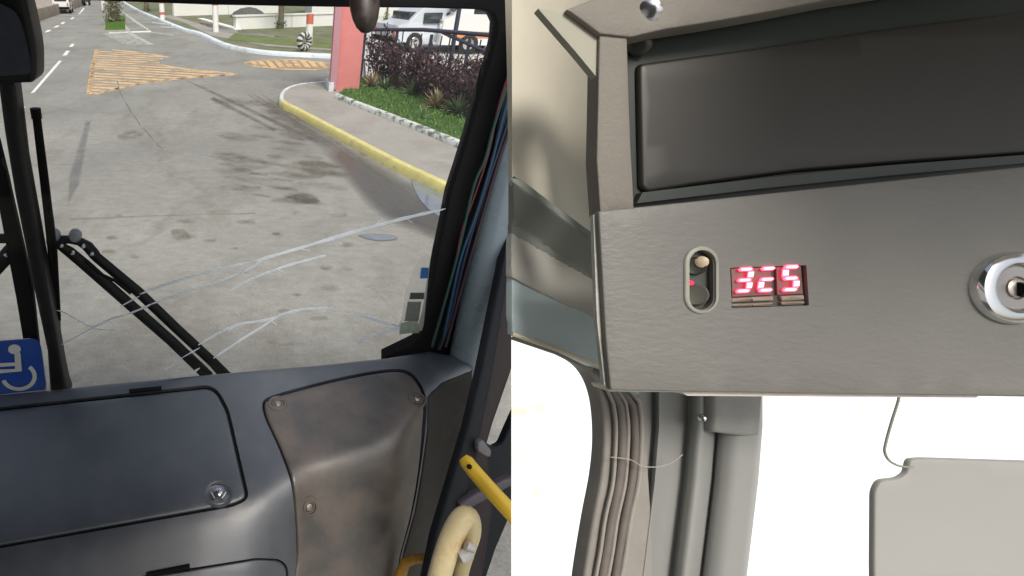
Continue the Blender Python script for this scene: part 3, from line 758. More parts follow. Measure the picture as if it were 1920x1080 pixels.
# right rubber frame (inside of glass)
inner = [(1000, -90), (960, -90), (480, -90), (100, -90), (100, -2), (260, 4), (400, 9), (622, 13), (800, 15), (905, 18), (925, 24), (933, 42), (931, 70), (924, 100), (909, 150), (893, 205), (878, 258), (860, 315), (845, 360), (832, 425), (820, 480), (810, 535), (802, 590), (793, 622), (780, 640), (755, 652), (722, 668)]
outer = [(722, 720), (905, 720), (925, 560), (955, 400), (1012, 200)]
patch('gasket', inner + outer, lambda x, y: W(x, y, -.012), M_black, ws, thick=.03, bev=4, step=26, edge=14)
# cracks
M_crack = M('fractured_glass', (.82, .86, .92, 1), .2, var=.15, spec=.8)
_n = M_crack.node_tree.nodes; _l = M_crack.node_tree.links
_t = _n.new('ShaderNodeBsdfTranslucent'); _t.inputs[0].default_value = (.9, .94, 1, 1); _m = _n.new('ShaderNodeMixShader'); _m.inputs[0].default_value = .55
_l.new(_n['Principled BSDF'].outputs[0], _m.inputs[1]); _l.new(_t.outputs[0], _m.inputs[2]); _l.new(_m.outputs[0], _n['Material Output'].inputs[0])
def crack(pts, wpx, label=None):
    wpx *= 1.05; pts = catmull(pts, 5, False); n = len(pts); up = []; dn = []
    for i, p in enumerate(pts):
        t = Vector(pts[min(n - 1, i + 1)]) - Vector(pts[max(0, i - 1)]); t.normalize(); s = Vector((-t.y, t.x)) * wpx * .5 * random.uniform(.75, 1.15) * min(1, .25 + min(i, n - 1 - i) * .4)
        up.append(tuple(Vector(p) + s)); dn.append(tuple(Vector(p) - s))
    o = patch('crack', up + dn[::-1], lambda x, y: W(x, y, -.003), M_crack, ws, thick=.001, step=40, edge=30)
crack([(262, 552), (320, 530), (400, 508), (480, 489)], 4.2); crack([(470, 492), (560, 466), (680, 430), (760, 409), (838, 391)], 5.4)
crack([(224, 576), (262, 555)], 2.5); crack([(282, 571), (340, 550), (400, 531), (440, 516), (458, 507)], 4); crack([(440, 516), (470, 503), (491, 489)], 3.5)
crack([(424, 550), (470, 524), (530, 501), (580, 487), (611, 479)], 4)
crack([(114, 647), (150, 628), (200, 601), (238, 590)], 2.8); crack([(238, 590), (270, 577), (284, 570)], 3)
crack([(106, 582), (122, 587), (150, 603), (178, 616), (222, 620)], 2); crack([(160, 610), (185, 611), (205, 600), (215, 594)], 1.6)
crack([(372, 647), (410, 625), (450, 608), (500, 600), (545, 585), (580, 579), (623, 578)], 4.2); crack([(400, 672), (440, 645), (480, 620), (520, 595), (550, 583)], 4)
crack([(306, 695), (325, 684), (343, 670)], 3); crack([(355, 703), (375, 690)], 3.5); crack([(343, 670), (375, 652)], 2)
crack([(645, 589), (680, 594), (720, 605), (748, 612)], 5); crack([(668, 643), (690, 631), (722, 622), (748, 615)], 5)
crack([(690, 533), (710, 551), (726, 570)], 1.3); crack([(635, 454), (643, 459)], 1.8); crack([(441, 584), (450, 591)], 1.8)
for (x, y, dx, dy) in ((560, 466, 22, 5), (690, 428, 26, -16), (640, 441, -18, 12), (450, 512, 20, 6), (520, 505, 16, 8), (500, 599, 20, 10), (440, 614, -14, 10), (330, 528, -16, 9), (600, 579, 16, 9), (760, 409, 14, 10), (200, 601, 12, 9), (690, 597, 14, -9)):
    crack([(x, y), (x + dx * .5, y + dy * .4), (x + dx, y + dy)], 1.1)
for a in range(9):
    an = a * .72; L = random.uniform(12, 30); crack([(748, 612), (748 + math.cos(an) * L * .5, 612 + math.sin(an) * L * .4), (748 + math.cos(an) * L, 612 + math.sin(an) * L * .8)], 1.6)
for (x0, y0, x1, y1) in ((219, 150, 224, 172), (224, 172, 232, 188), (234, 190, 246, 212), (249, 215, 263, 236), (268, 240, 288, 264), (290, 266, 306, 283)):
    crack([(x0, y0), ((x0 + x1) / 2 + 1, (y0 + y1) / 2), (x1, y1)], 2.2 if y0 > 180 else 1.6)
# centre post
cp = [(-40, -60), (18, 150), (28, 162), (45, 300), (78, 480), (100, 600), (118, 700), (124, 728), (130, 745), (94, 745), (88, 660), (62, 540), (28, 370), (8, 250), (-4, 160), (-60, -60)]
post_ = thing('windshield_post', W(100, 730), 'black centre post dividing the bus windshield', 'post')
patch('post_cover', cp, lambda x, y: W(x, y, -.025), M_blackgloss, post_, thick=.05, bev=6, step=16, edge=14)
patch('outer_trim', [(0, 300), (10, 320), (60, 540), (82, 740), (60, 740), (30, 560), (-8, 360)], lambda x, y: W(x, y, .02), M_black, post_, thick=.02, bev=2, step=20, edge=14)
# wipers (outside the glass)
def wl(pts, off): return [W(x, y, off) for x, y in pts]
w1 = thing('wiper', W(400, 700, .06), 'black windshield wiper with twin arms crossing to an upright blade', 'wiper')
bl = tube('blade', wl([(65, 206), (80, 330), (92, 410), (97, 460), (103, 540), (109, 616)], .05), [.008, .009, .013, .013, .012, .008], M_black, w1, 8)
tube('blade_tip', wl([(66, 203), (69, 222)], .048), .013, M_black, bl, 8)
tube('blade_rubber', wl([(73, 215), (88, 330), (105, 470), (112, 600)], .035), .004, M_black, bl, 6)
tube('link', wl([(88, 449), (106, 450), (130, 449), (148, 452), (165, 462), (178, 478)], .07), [.013, .014, .012, .013, .016, .017], M_blackgloss, w1, 8)
tube('arm', wl([(104, 455), (130, 472), (160, 497), (240, 568), (320, 638), (390, 705)], .07), [.011, .017, .018, .018, .018, .02], M_blackgloss, w1, 8, .6)
tube('arm', wl([(160, 462), (182, 483), (260, 548), (330, 615), (400, 680), (430, 712)], .085), [.012, .016, .017, .017, .018, .021], M_blackgloss, w1, 8, .6)
tube('washer_hose', wl([(160, 490), (185, 512), (215, 526), (245, 550)], .06), .005, M_black, w1, 6)
for (x, y) in ((101, 441), (141, 442)): lathe('pivot_cap', W(x, y, .06), WN, [(.017, -.01), (.017, .006), (.012, .016), (.004, .019)], M('grey_cap_plastic', (.25, .26, .3, 1), .4), w1, 14)
for (x, y) in ((136, 474), (115, 460), (156, 462), (172, 476)): lathe('rivet', W(x, y, .05), WN, [(.006, -.004), (.006, .003), (.003, .006)], M_steel, w1, 10)
w2 = thing('wiper', W(0, 450, .06), 'black wiper seen left of the centre post', 'wiper')
tube('arm', wl([(-60, 560), (0, 494), (30, 460)], .06), .02, M_blackgloss, w2, 8, .6)
tube('link', wl([(-60, 447), (34, 447)], .07), .014, M_blackgloss, w2, 8)
lathe('rivet', W(12, 478, .045), WN, [(.006, -.004), (.006, .003), (.003, .006)], M_steel, w2, 10)
tube('blade', wl([(-10, 260), (10, 340), (30, 440), (50, 560)], .075), .014, M_black, w2, 8)
# outside mirror top left
mr = thing('outside_mirror', W(20, 150, .2), 'black rounded outside mirror at the upper left', 'mirror')
patch('housing', rounded([(-60, -70), (30, -50), (50, 5), (68, 90), (68, 145), (60, 156), (-60, 160)], [20, 40, 30, 30, 10, 12, 20]), lambda x, y: W(x, y, -.07), M_blackgloss, mr, thick=.07, bev=10, step=12, edge=7)
patch('mirror_glass', rounded([(-60, -20), (30, 20), (44, 55), (56, 110), (58, 138), (20, 142), (-60, 144)], [10, 20, 20, 20, 8, 10, 10]), lambda x, y: W(x, y, -.088), M('mirror_face', (.05, .055, .07, 1), .1, var=.1), mr, thick=.002, step=14)
# round housing hanging from the header
md = thing('mirror_mount', at(690, 20, .95), 'dark rounded mirror back hanging over the windshield top', 'mirror')
V = []; F = []; n = 20
prof = [(0, 62), (10, 59), (18, 50), (24, 35), (28, 15), (29, -10), (28, -40)]
cx_ = [686, 686, 686, 685, 684, 683, 682]
for (r, y), x0 in zip(prof, cx_):
    for k in range(n):
        a = 6.2832 * k / n; V.append(at(x0 + 0.0, y, .95) + RT * (r * .00095 * math.cos(a)) + FWD * (r * .0007 * math.sin(a)))
for i in range(len(prof) - 1):
    for k in range(n): F.append((i * n + k, i * n + (k + 1) % n, (i + 1) * n + (k + 1) % n, (i + 1) * n + k))
mk('housing', V, F, M('brown_black_plastic', (.03, .022, .02, 1), .45, var=.3, vs=30, dirt=(.08, .06, .05, 1), dscale=30), md)
tube('stem', [at(684, -40, .95), at(684, -90, 1.0)], .012, M_black, md, 10)

# stickers on the glass
st = thing('access_sticker', W(20, 700, -.004), 'blue square sticker with white wheelchair symbol', 'sticker')
M_blue = M('blue_sticker_vinyl', (.02, .07, .34, 1), .35, var=.15, vs=8); M_stw = M('white_sticker_vinyl', (.6, .62, .6, 1), .4, var=.05)
SW = lambda x, y: W(x, y, -.006)
patch('backing', rounded([(-95, 645), (62, 634), (78, 650), (88, 725), (87, 734), (-85, 750)], [12, 14, 10, 6, 6, 10]), SW, M_stw, st, thick=.001, step=30, edge=8)
SW = lambda x, y: W(x, y, -.0085)
patch('blue_field', rounded([(-92, 647), (66, 635), (76, 645), (86, 722), (85, 731), (-82, 748)], [10, 14, 10, 6, 6, 10]), SW, M_blue, st, thick=.001, step=30, edge=8)
SW = lambda x, y: W(x, y, -.011)
hd = [(27 + 12 * math.cos(a), 655 + 9 * math.sin(a)) for a in [k * .3491 for k in range(18)]]
patch('symbol_head', hd, SW, M_stw, st, thick=.0008, step=10, edge=6)
patch('symbol_body', rounded([(27, 662), (38, 661), (41, 696), (0, 700), (-8, 712), (-18, 712), (-8, 695), (0, 693), (28, 692), (28, 686), (-4, 688), (-4, 681), (28, 680)], 1.2, 2), SW, M_stw, st, thick=.0008, step=10, edge=8)
arc = [(-80 + 0, 0)]
wo = [(35 + 34 * math.cos(a) , 706 + 27 * math.sin(a)) for a in [R(-48 + k * 10) for k in range(22)]]
wi = [(35 + 26 * math.cos(a), 706 + 20.5 * math.sin(a)) for a in [R(-48 + k * 10) for k in range(22)]][::-1]
patch('symbol_wheel', wo + wi, SW, M_stw, st, thick=.0008, step=20, edge=8)
s2 = thing('inspection_sticker', W(780, 600, -.004), 'column of small blue grey and pale stickers at the lower right glass corner', 'sticker')
SW = lambda x, y: W(x, y, -.005)
M_clear = decal_mat('clear_film', (.55, .56, .53, 1), .4, .55, 10, .2, .4)
o = patch('film', [(792, 478), (808, 478), (800, 560), (794, 620), (748, 628), (760, 545), (778, 500)], SW, M_clear, s2, thick=0, fade=1.5, step=12)
SW = lambda x, y: W(x, y, -.0075)
patch('blue_label', [(790, 502), (804, 502), (802, 522), (788, 522)], SW, M('label_blue', (.01, .09, .27, 1), .4), s2, thick=.001, step=30)
patch('dark_label', [(770, 549), (796, 549), (795, 561), (768, 561)], SW, M('label_dark', (.04, .055, .055, 1), .4), s2, thick=.001, step=30)
patch('grey_label', [(765, 566), (790, 566), (785, 602), (759, 602)], SW, M('label_grey', (.13, .15, .14, 1), .5, var=.25, vs=200), s2, thick=.001, step=30)
patch('green_label', [(752, 606), (783, 600), (786, 624), (749, 627)], SW, M('label_green', (.25, .31, .25, 1), .5, var=.2, vs=60), s2, thick=.001, step=30)

# --- unseen roof pieces, cut and placed to steer sun and shade
rf = thing('cab_roof', Vector((-.6, .3, 2.75)), 'black header and unseen bus roof pieces shaped to shade the cab', 'roof')
M_lin = M('grey_roof_lining', (.12, .12, .125, 1), .8, var=.08)
box('lining', (-1.06, -1.0, 2.78), (2.36, 4.5, .05), M_lin, rf, bev=.01)
box('dash_shade_strip', (.22, -1.65, 2.782), (.2, 3.2, .05), M_lin, rf, bev=.01)  # unseen strip added to keep sun off the dash front
box('console_shade_lining', (1.06, .59, 2.78), (1.10, 1.22, .05), M('beige_roof_lining', (.4, .37, .3, 1), .8, var=.06), rf, bev=.01)  # unseen, edges set to shade the upper console and leave the rest sunlit
box('rear_sky_blocker', (-1.0, -3.2, 1.6), (2.6, .06, 2.3), M_lin, rf, bev=.01)  # unseen wall added to block sky light from behind the dash
box('header', (-.55, 1.19, 2.60), (1.6, .08, .34), M_black, rf, bev=.01)
# --- dashboard surface
ZB = 1.385; SL = math.radians(7)
edge0 = Vector((-0.73, 1.166, ZB)); 
NA = Vector((WN.x * -math.sin(SL) * -1, WN.y * -math.sin(SL) * -1, math.cos(SL)))
NA = Vector((WN.x * math.sin(SL), WN.y * math.sin(SL), math.cos(SL))).normalized()
crease = [(-200, 1080), (-60, 1050), (0, 1038), (250, 992), (465, 948), (530, 915), (580, 880), (640, 862), (700, 842), (750, 812), (790, 760), (815, 725), (850, 703), (900, 686), (1000, 660)]
def interp(tab, x):
    if x <= tab[0][0]: return tab[0][1]
    for (a, b), (c, d) in zip(tab, tab[1:]):
        if x <= c:
            t = (x - a) / (c - a); return b + (d - b) * t
    return tab[-1][1]
cs = catmull(crease, 8, False); cs = sorted(cs)
th_tab = [(-200, 42), (380, 42), (470, 48), (560, 62), (700, 70), (820, 76), (1000, 80)]
yaw_tab = [(-200, 4), (400, 4), (500, 2), (620, -6), (740, -16), (800, -28), (900, -40)]
def dashsurf(px, py):
    tA = (edge0 - CAM).dot(NA) / ray(px, py).dot(NA)
    c = interp(cs, px); C0 = plane(px, c, edge0, NA)
    th = R(interp(th_tab, px)); yw = R(interp(yaw_tab, px))
    nB = Vector((math.sin(th) * math.sin(yw), -math.sin(th) * math.cos(yw), math.cos(th)))
    den = ray(px, py).dot(nB); tB = (C0 - CAM).dot(nB) / den
    k = .018; dlt = tA - tB; t = .5 * (tA + tB + math.sqrt(dlt * dlt + k * k * 4 * .5))
    return CAM + ray(px, py) * t
dash = thing('dashboard', dashsurf(400, 900), 'dark moulded bus dashboard under the windshield', 'dashboard')
lid_out = rounded([(-150, 785 - 13), (0, 763), (404, 720), (430, 770), (468, 935), (440, 950), (0, 1028), (-150, 1056)], [4, 0, 34, 10, 24, 20, 0, 4], 8)
side_out = catmull([(492, 757), (505, 744), (560, 727), (650, 705), (730, 692), (768, 697), (790, 722), (800, 755), (797, 810), (788, 880), (774, 960), (752, 1040), (735, 1110), (640, 1115), (558, 1112), (556, 1040), (553, 970), (545, 905), (522, 840), (497, 785)], 5)
low_out = rounded([(-150, 1140), (-150, 1160), (545, 1160), (540, 1062), (525, 1048), (480, 1046), (290, 1076), (100, 1108)], [0, 0, 0, 10, 16, 10, 0, 0], 6)
body_out = [(-150, 752), (0, 736), (100, 727), (190, 717), (280, 709), (420, 696), (600, 681), (722, 668), (770, 660), (805, 655), (850, 662), (880, 675), (892, 690), (885, 740), (876, 800), (850, 880), (825, 960), (800, 1040), (785, 1150), (-150, 1170)]
patch('body', body_out, dashsurf, M_dash, dash, thick=.012, bev=9, step=11, edge=9, holes=[lid_out, side_out, low_out])
patch('recess', [(p[0], p[1]) for p in offset(resample(body_out, 30), 14)], lambda x, y: dashsurf(x, y), M_black, dash, thick=.004, step=18, lift=-.011)
lid = patch('top_lid', offset(resample(lid_out, 9), 5.5), dashsurf, M_dash, dash, thick=.008, bev=5, step=11, edge=7, lift=.001, holes=[[(410 + 24 * math.cos(a), 925 + 17 * math.sin(a)) for a in [k * .3142 for k in range(20)]]]); lid['label'] = 'wide dark lid on the dashboard top'
sidep = patch('side_panel', offset(resample(side_out, 9), 4), dashsurf, M_side, dash, thick=.008, bev=5, step=9, edge=6, lift=.001, holes=[[(x_ + a_ * math.cos(a), y_ + b_ * math.sin(a)) for a in [k * .3927 for k in range(16)]] for (x_, y_, a_, b_) in ((521, 757, 13, 8), (782, 748, 8, 12), (580, 951, 13, 13))], bump=lambda x, y: .010 * math.exp(-((x - 745 + (y - 900) * .15) / 38) ** 2) * min(1, max(0, (y - 800) / 80))); sidep['label'] = 'side panel browned by painted warm light, with three recessed screws'
patch('lower_panel', offset(resample(low_out, 9), 3), dashsurf, M_dash, dash, thick=.008, bev=4, step=16, edge=9, lift=.001)
patch('end_shade_panel', [(801, 745), (828, 717), (886, 694), (884, 740), (875, 800), (849, 880), (824, 960), (799, 1040), (785, 1145), (738, 1145), (755, 1040), (777, 960), (791, 880), (800, 810)], dashsurf, M('shade_black_plastic', (.018, .016, .013, 1), .55, var=.3, vs=10, dirt=(.04, .032, .024, 1), dscale=14), dash, thick=.004, bev=3, step=16, edge=10, lift=.003)  # dark sheet over the dash end, its shade put into the colour
def snorm(px, py):
    a = dashsurf(px + 2, py) - dashsurf(px - 2, py); b = dashsurf(px, py + 2) - dashsurf(px, py - 2); n = a.cross(b).normalized()
    return n if n.dot(CAM - dashsurf(px, py)) > 0 else -n
for (x, y, r, m_) in ((410, 925, .035, M_dash), ):
    n_ = snorm(x, y); c = dashsurf(x, y) + n_ * .001
    lathe('lock_dish', c, n_, [(r * 1.02, -.0095), (r * 1.02, -.001), (r * .98, .0016), (r * .88, .0012), (r * .72, -.0045), (r * .5, -.0065), (.001, -.007)], m_, lid, 28)
    lk = lathe('lock_nut', c, n_, [(.019, -.008), (.019, .004), (.0165, .0062), (.0125, .0065)], M_steel, lid, 6)
    lathe('lock_core', c + n_ * .0062, n_, [(.0095, 0), (.0095, .003), (.006, .0045)], M_steel, lid, 16)
for (x, y, r) in ((521, 757, .026), (782, 748, .024), (580, 951, .028)):
    n_ = snorm(x, y); c = dashsurf(x, y) + n_ * .001
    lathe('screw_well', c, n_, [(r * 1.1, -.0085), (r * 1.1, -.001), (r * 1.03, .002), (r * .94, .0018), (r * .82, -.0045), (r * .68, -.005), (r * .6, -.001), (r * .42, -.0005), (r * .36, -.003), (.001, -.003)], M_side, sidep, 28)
    lathe('screw', c + n_ * -.0015, n_, [(r * .33, -.002), (r * .33, .002), (r * .18, .004)], M('dull_screw_metal', (.42, .38, .32, 1), .35, .8), sidep, 10)
def hinge(a, b, name='hinge'):
    p, q = dashsurf(*a) + snorm(*a) * .003, dashsurf(*b) + snorm(*b) * .003
    tube(name, [p, p.lerp(q, .5), q], .0062, M_black, dash, 10)
hinge((243, 735), (303, 729)); hinge((275, 1078), (356, 1062))
# a few dust specks on the lid
M_dust = M('dust_speck', (.3, .3, .3, 1), .8)
V = []; F = []
for i in range(26):
    x = random.uniform(0, 540); y = random.uniform(740, 1070); s = random.uniform(.2, .6); c = lambda a, b: dashsurf(x + a * s, y + b * s) + snorm(x, y) * .0022
    k = len(V); V += [c(-1, -1), c(1, -1), c(1, 1), c(-1, 1)]; F.append((k, k + 1, k + 2, k + 3))
o = mk('dust', V, F, M_dust, dash, smooth=False); o['kind'] = 'stuff'

# --- A-pillar, cables, door side
def wpt(px, py, off): return W(px, py, off)
ap = thing('pillar_cover', W(850, 650, -.1), 'blue grey rounded corner pillar cover right of the windshield', 'pillar')
c1 = [(1014, 60), (991, 160), (970, 250), (950, 330), (931, 410), (911, 500), (893, 580), (874, 670), (862, 730)]
def dapil(y): return 1.22 + (y - 60) * .00078
tube('cover', [at(x, y, dapil(y)) for x, y in catmull(c1, 4, False)], .05, M_pillar, ap, 24)
# dark backing between glass frame and cover
def backs(x, y): return at(x, y, dapil(y) + .05)
patch('inner_channel', [(985, -80), (985, 60), (965, 150), (935, 300), (900, 450), (875, 560), (858, 665), (800, 660), (800, 600), (815, 520), (850, 370), (900, 210), (935, 60), (935, -80)], backs, M_black, ap, thick=.01, step=30)
cb = thing('cable_bundle', at(870, 500, 1.25), 'thin red blue and green wires running down the corner pillar', 'cable')
for pts, c, r in (([(965, 120), (940, 200), (920, 290), (890, 380), (872, 430), (858, 500)], (.12, .015, .02, 1), .003), ([(972, 130), (948, 220), (925, 310), (898, 400), (870, 480), (852, 560), (835, 640)], (.012, .05, .11, 1), .0045),
                  ([(955, 160), (930, 240), (914, 300), (893, 350), (865, 470), (838, 570), (815, 650)], (.01, .055, .05, 1), .004), ([(985, 140), (960, 240), (940, 300), (905, 420), (865, 560), (840, 650)], (.03, .015, .025, 1), .005),
                  ([(975, 170), (950, 250), (930, 310), (900, 400), (872, 500), (848, 600), (828, 655)], (.006, .015, .045, 1), .005)):
    tube('wire', [at(x - 5, y, dapil(y) - .03) for x, y in catmull(pts, 5, False)], r, M('wire_colour', c, .4), cb, 8)
for (x, y) in ((916, 296), (858, 488)):
    a_ = at(x - 4, y, dapil(y) - .002); b_ = at(x + 12, y + 5, dapil(y) - .002); tube('cable_tie', [a_, b_], .004, M_black, cb, 6)
# crack splinters on the frame
# door side panels
dp = thing('entrance_door', at(900, 900, 1.5), 'dark folding bus door with glazed slots beside the dashboard', 'door')
dd = lambda x, y: at(x, y, 1.42 - (y - 600) * .0003)
patch('navy_jamb', [(1020, 200), (972, 330), (944, 480), (919, 600), (901, 690), (875, 800), (845, 900), (815, 1000), (790, 1120), (830, 1120), (862, 1000), (885, 900), (905, 800), (925, 700), (960, 480), (1000, 420)], dd, M_navy, dp, thick=.03, bev=6, step=22, edge=18)
dd2 = lambda x, y: at(x, y, 1.46 - (y - 600) * .0003)
patch('brown_stile', [(1000, 380), (950, 500), (925, 640), (905, 760), (885, 860), (850, 960), (820, 1120), (900, 1120), (925, 960), (915, 830), (925, 795), (958, 700), (975, 640), (1010, 560)], dd2, M_brown, dp, thick=.03, bev=6, step=22, edge=18)
dd3 = lambda x, y: at(x, y, 1.5 - (y - 600) * .0003)
patch('slot_frame', rounded([(955, 800), (1000, 700), (1000, 930), (962, 955), (930, 1030), (900, 1120), (830, 1120), (880, 960), (895, 860), (905, 825), (925, 838), (942, 830)], 6), dd3, M_navy, dp, thick=.03, bev=4, step=22, edge=14)
patch('cross_bar', [(862, 945), (885, 930), (960, 892), (960, 912), (890, 950), (864, 962)], lambda x, y: at(x, y, 1.30), M('violet_grey_plastic', (.10, .085, .105, 1), .5), dp, thick=.02, bev=4, step=20)
patch('grey_latch', rounded([(896, 830), (905, 824), (922, 845), (920, 858), (910, 856), (896, 846)], 4), lambda x, y: at(x, y, 1.32), M('latch_grey', (.16, .15, .16, 1), .5), dp, thick=.015, bev=3, step=10, edge=5)
# dark well under the console edge
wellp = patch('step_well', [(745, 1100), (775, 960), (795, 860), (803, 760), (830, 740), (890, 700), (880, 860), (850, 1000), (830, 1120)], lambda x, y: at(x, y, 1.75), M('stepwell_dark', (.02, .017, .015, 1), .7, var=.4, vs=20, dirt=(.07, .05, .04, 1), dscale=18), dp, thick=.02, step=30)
# handrails
rl = thing('yellow_grab_rail', at(870, 860, 1.0), 'yellow painted metal rail end with a screw hole', 'handrail')
pts = [(868, 858), (874, 865), (890, 885), (925, 925), (965, 968), (1000, 1010)]
dr = lambda y: 1.02 - (y - 860) * .0006
tube('rail', [at(x, y, dr(y)) for x, y in pts], [.009, .0135, .014, .0145, .015, .015], M_yellow, rl, 18)
lathe('screw_hole', at(880, 875, dr(875)) - ray(880, 875).normalized() * .0145 , -ray(880, 875), [(.0048, -.004), (.0048, .0008), (.002, .001)], M_black, rl, 12)
gh = thing('ivory_grab_handle', at(860, 1000, 1.0), 'worn ivory yellow grab handle curving down beside the door', 'handle')
hp = catmull([(812, 1130), (828, 1065), (842, 1020), (858, 985), (874, 968), (882, 978), (884, 1000), (876, 1030), (866, 1070), (858, 1130)], 5, False)
nh = len(hp)
tube('grip', [at(x, y, 1.0 + .02 * (i / nh)) for i, (x, y) in enumerate(hp)], [.021 - .010 * max(0, (i / nh - .4)) / .6 for i in range(nh)], M_ivory, gh, 18)
tube('clamp', [at(862, 1045, .99), at(882, 1036, .99)], .012, M('pale_grey_plastic', (.5, .49, .48, 1), .4), gh, 14)
tube('clamp_screw', [at(874, 1022, .985), at(888, 1030, .985)], .008, M('pale_grey_plastic', (.5, .49, .48, 1), .4), gh, 10)
orr = thing('orange_step_rail', at(760, 1060, 1.35), 'short orange yellow bent rail near the floor', 'handrail')
tube('rail', [at(x, y, 1.45) for x, y in [(738, 1120), (752, 1075), (760, 1055), (775, 1049), (800, 1045), (830, 1040)]], [.016, .016, .014, .012, .012, .012], M('orange_rail_paint', (.5, .26, .03, 1), .45, var=.2, vs=30), orr, 10)

# ================================================================== RIGHT VIEW: overhead console by a bright window
def sky_mat():
    m, n, l, b = nm('bright_sky'); b.inputs['Base Color'].default_value = (.02, .02, .02, 1); b.inputs['Specular IOR Level'].default_value = 0
    c = ramp(n, l, noise(n, l, 9, 4, .6), [(.60, (1, .995, .97, 1)), (.72, (.86, .80, .60, 1))]); l.new(c, b.inputs['Emission Color']); b.inputs['Emission Strength'].default_value = 1.22; return m
skyb = patch('sky', [(960, -150), (2150, -150), (2150, 1250), (960, 1250)], lambda x, y: at(x, y, .86), sky_mat(), None, thick=.002, step=300)
setp(skyb, 'blown out white daylight sky outside the window', None, None, 'structure')
M_beige = M('beige_ceiling_lining', (.62, .58, .48, 1), .6, var=.05, vs=8)
M_metal = M('textured_grey_metal', (.19, .187, .174, 1), .5, var=.07, vs=14, bump=.5, bs_=170, bd=.0014, stretch=(.6, 1, 1.2))
M_stile = M('textured_beige_metal', (.21, .19, .165, 1), .6, var=.08, vs=20, bump=.6, bs_=260, bd=.0012)
M_screen = M('dark_display_glass', (.02, .018, .014, 1), .45, var=.15, vs=4, spec=.6)
M_frame = M('green_black_frame', (.016, .024, .02, 1), .5, var=.15)
def inv(i0, ix, iy): return lambda x, y: at(x, y, 1 / (i0 + ix * (x - 1122) + iy * (y - 400)))
S_front = inv(2.0, .00022, .00005)
S_stile = inv(1.93, .00020, -.00005)
S_scr = inv(1.84, .00020, -.00005)
con = thing('overhead_console', S_front(1400, 560), 'grey metal overhead console with dark display, red digits and key lock', 'console')
led_hole = rounded([(1369, 502), (1512, 497), (1517, 573), (1372, 578)], 3)
sw_c = (1314, 525)
def stad(cx, cy, hw, hh, n=12, lean=0):
    return [(cx + hw * math.cos(a) + lean * (-(hh - hw)), cy - (hh - hw) + hw * math.sin(a)) for a in [math.pi + math.pi * k / n for k in range(n + 1)]] + [(cx + hw * math.cos(a) + lean * (hh - hw), cy + (hh - hw) + hw * math.sin(a)) for a in [math.pi * k / n for k in range(n + 1)]]
sw_hole = stad(1314, 525, 24, 56)
lock_hole = [(1894 + 50 * math.cos(a), 540 + 50 * math.sin(a)) for a in [k * .2618 for k in range(24)]]
fp_o = rounded([(1122, 396), (1190, 388.9), (1420, 364.7), (1650, 340.6), (1990, 305), (1990, 744), (1560, 739), (1145, 732), (1136, 640)], [5, 0, 0, 0, 0, 0, 0, 5, 0])
patch('front_panel', fp_o, S_front, M_metal, con, thick=.006, bev=3, step=40, edge=12, holes=[led_hole, sw_hole, lock_hole])
patch('panel_edge', [(1119, 402), (1125, 398), (1134, 500), (1143, 640), (1151, 734), (1140, 724), (1126, 600)], inv(2.0, .00022, .00005), M('worn_edge_metal', (.5, .5, .45, 1), .5, var=.2, vs=80), con, thick=.006, step=40, edge=12, lift=-.0065)
patch('bottom_lip', rounded([(1285, 736), (1860, 742), (1852, 749), (1300, 745)], 3), S_front, M('pale_lip', (.6, .55, .5, 1), .5), con, thick=.03, step=60, lift=-.008)
patch('bottom_flange', [(1145, 728), (1990, 741), (1990, 747), (1150, 736)], S_front, M('pale_flange', (.75, .72, .62, 1), .5), con, thick=.03, step=60, lift=-.0065)
patch('left_stile', [(1124, 66), (1176, 66), (1178, 150), (1182, 260), (1189, 392), (1126, 404), (1119, 300)], S_stile, M_stile, con, thick=.02, bev=2, step=26, edge=14)
patch('top_rail', rounded([(1060, 20), (1110, 0), (1250, -60), (1700, -140), (1990, -200), (1990, -70), (1570, -2), (1440, 24), (1340, 42), (1240, 58), (1180, 72), (1122, 66)], 2), S_stile, M_stile, con, thick=.02, bev=3, step=26, edge=14, lift=.003)
patch('ceiling_gusset', [(1012, 12), (1062, 18), (1124, 66), (1124, 143), (1080, 90)], S_stile, M('pale_gusset', (.37, .36, .29, 1), .6, var=.03), con, thick=.01, step=30, lift=-.004)
patch('display_frame', [(1176, 66), (1260, 50), (1560, -4), (1990, -80), (1990, 330), (1188, 396)], S_scr, M_frame, con, thick=.01, step=60, lift=-.006,
      holes=[])
patch('display_screen', rounded([(1196, 118), (1400, 90), (1600, 60), (1760, 38), (1990, 12), (1990, 285), (1700, 306), (1500, 322), (1300, 348), (1215, 362), (1201, 352)], [14, 0, 0, 0, 0, 0, 0, 0, 0, 10, 14]), S_scr, M_screen, con, thick=.004, bev=8, step=40, edge=14)
patch('lower_bezel', [(1190, 382), (1400, 357), (1650, 331), (1990, 300), (1990, 286), (1650, 312), (1400, 338), (1200, 362)], S_scr, M('bezel_green', (.03, .04, .035, 1), .4), con, thick=.01, step=60, lift=.004)
def scr(px, py, surf, r, mat, name='screw', parent=None, depth=1):
    n_ = -ray(px, py).normalized(); c = surf(px, py)
    s_ = lathe(name, c + n_ * .003, n_, [(r, -.003), (r, .001), (r * .8, .003), (r * .4, .004)], mat, parent, 18); return s_
scr(1216, 22, S_stile, .011, M_steel, 'screw', con); scr(1200, 85, S_scr, .010, M('dark_screw', (.06, .06, .055, 1), .35, .5), 'screw', con)
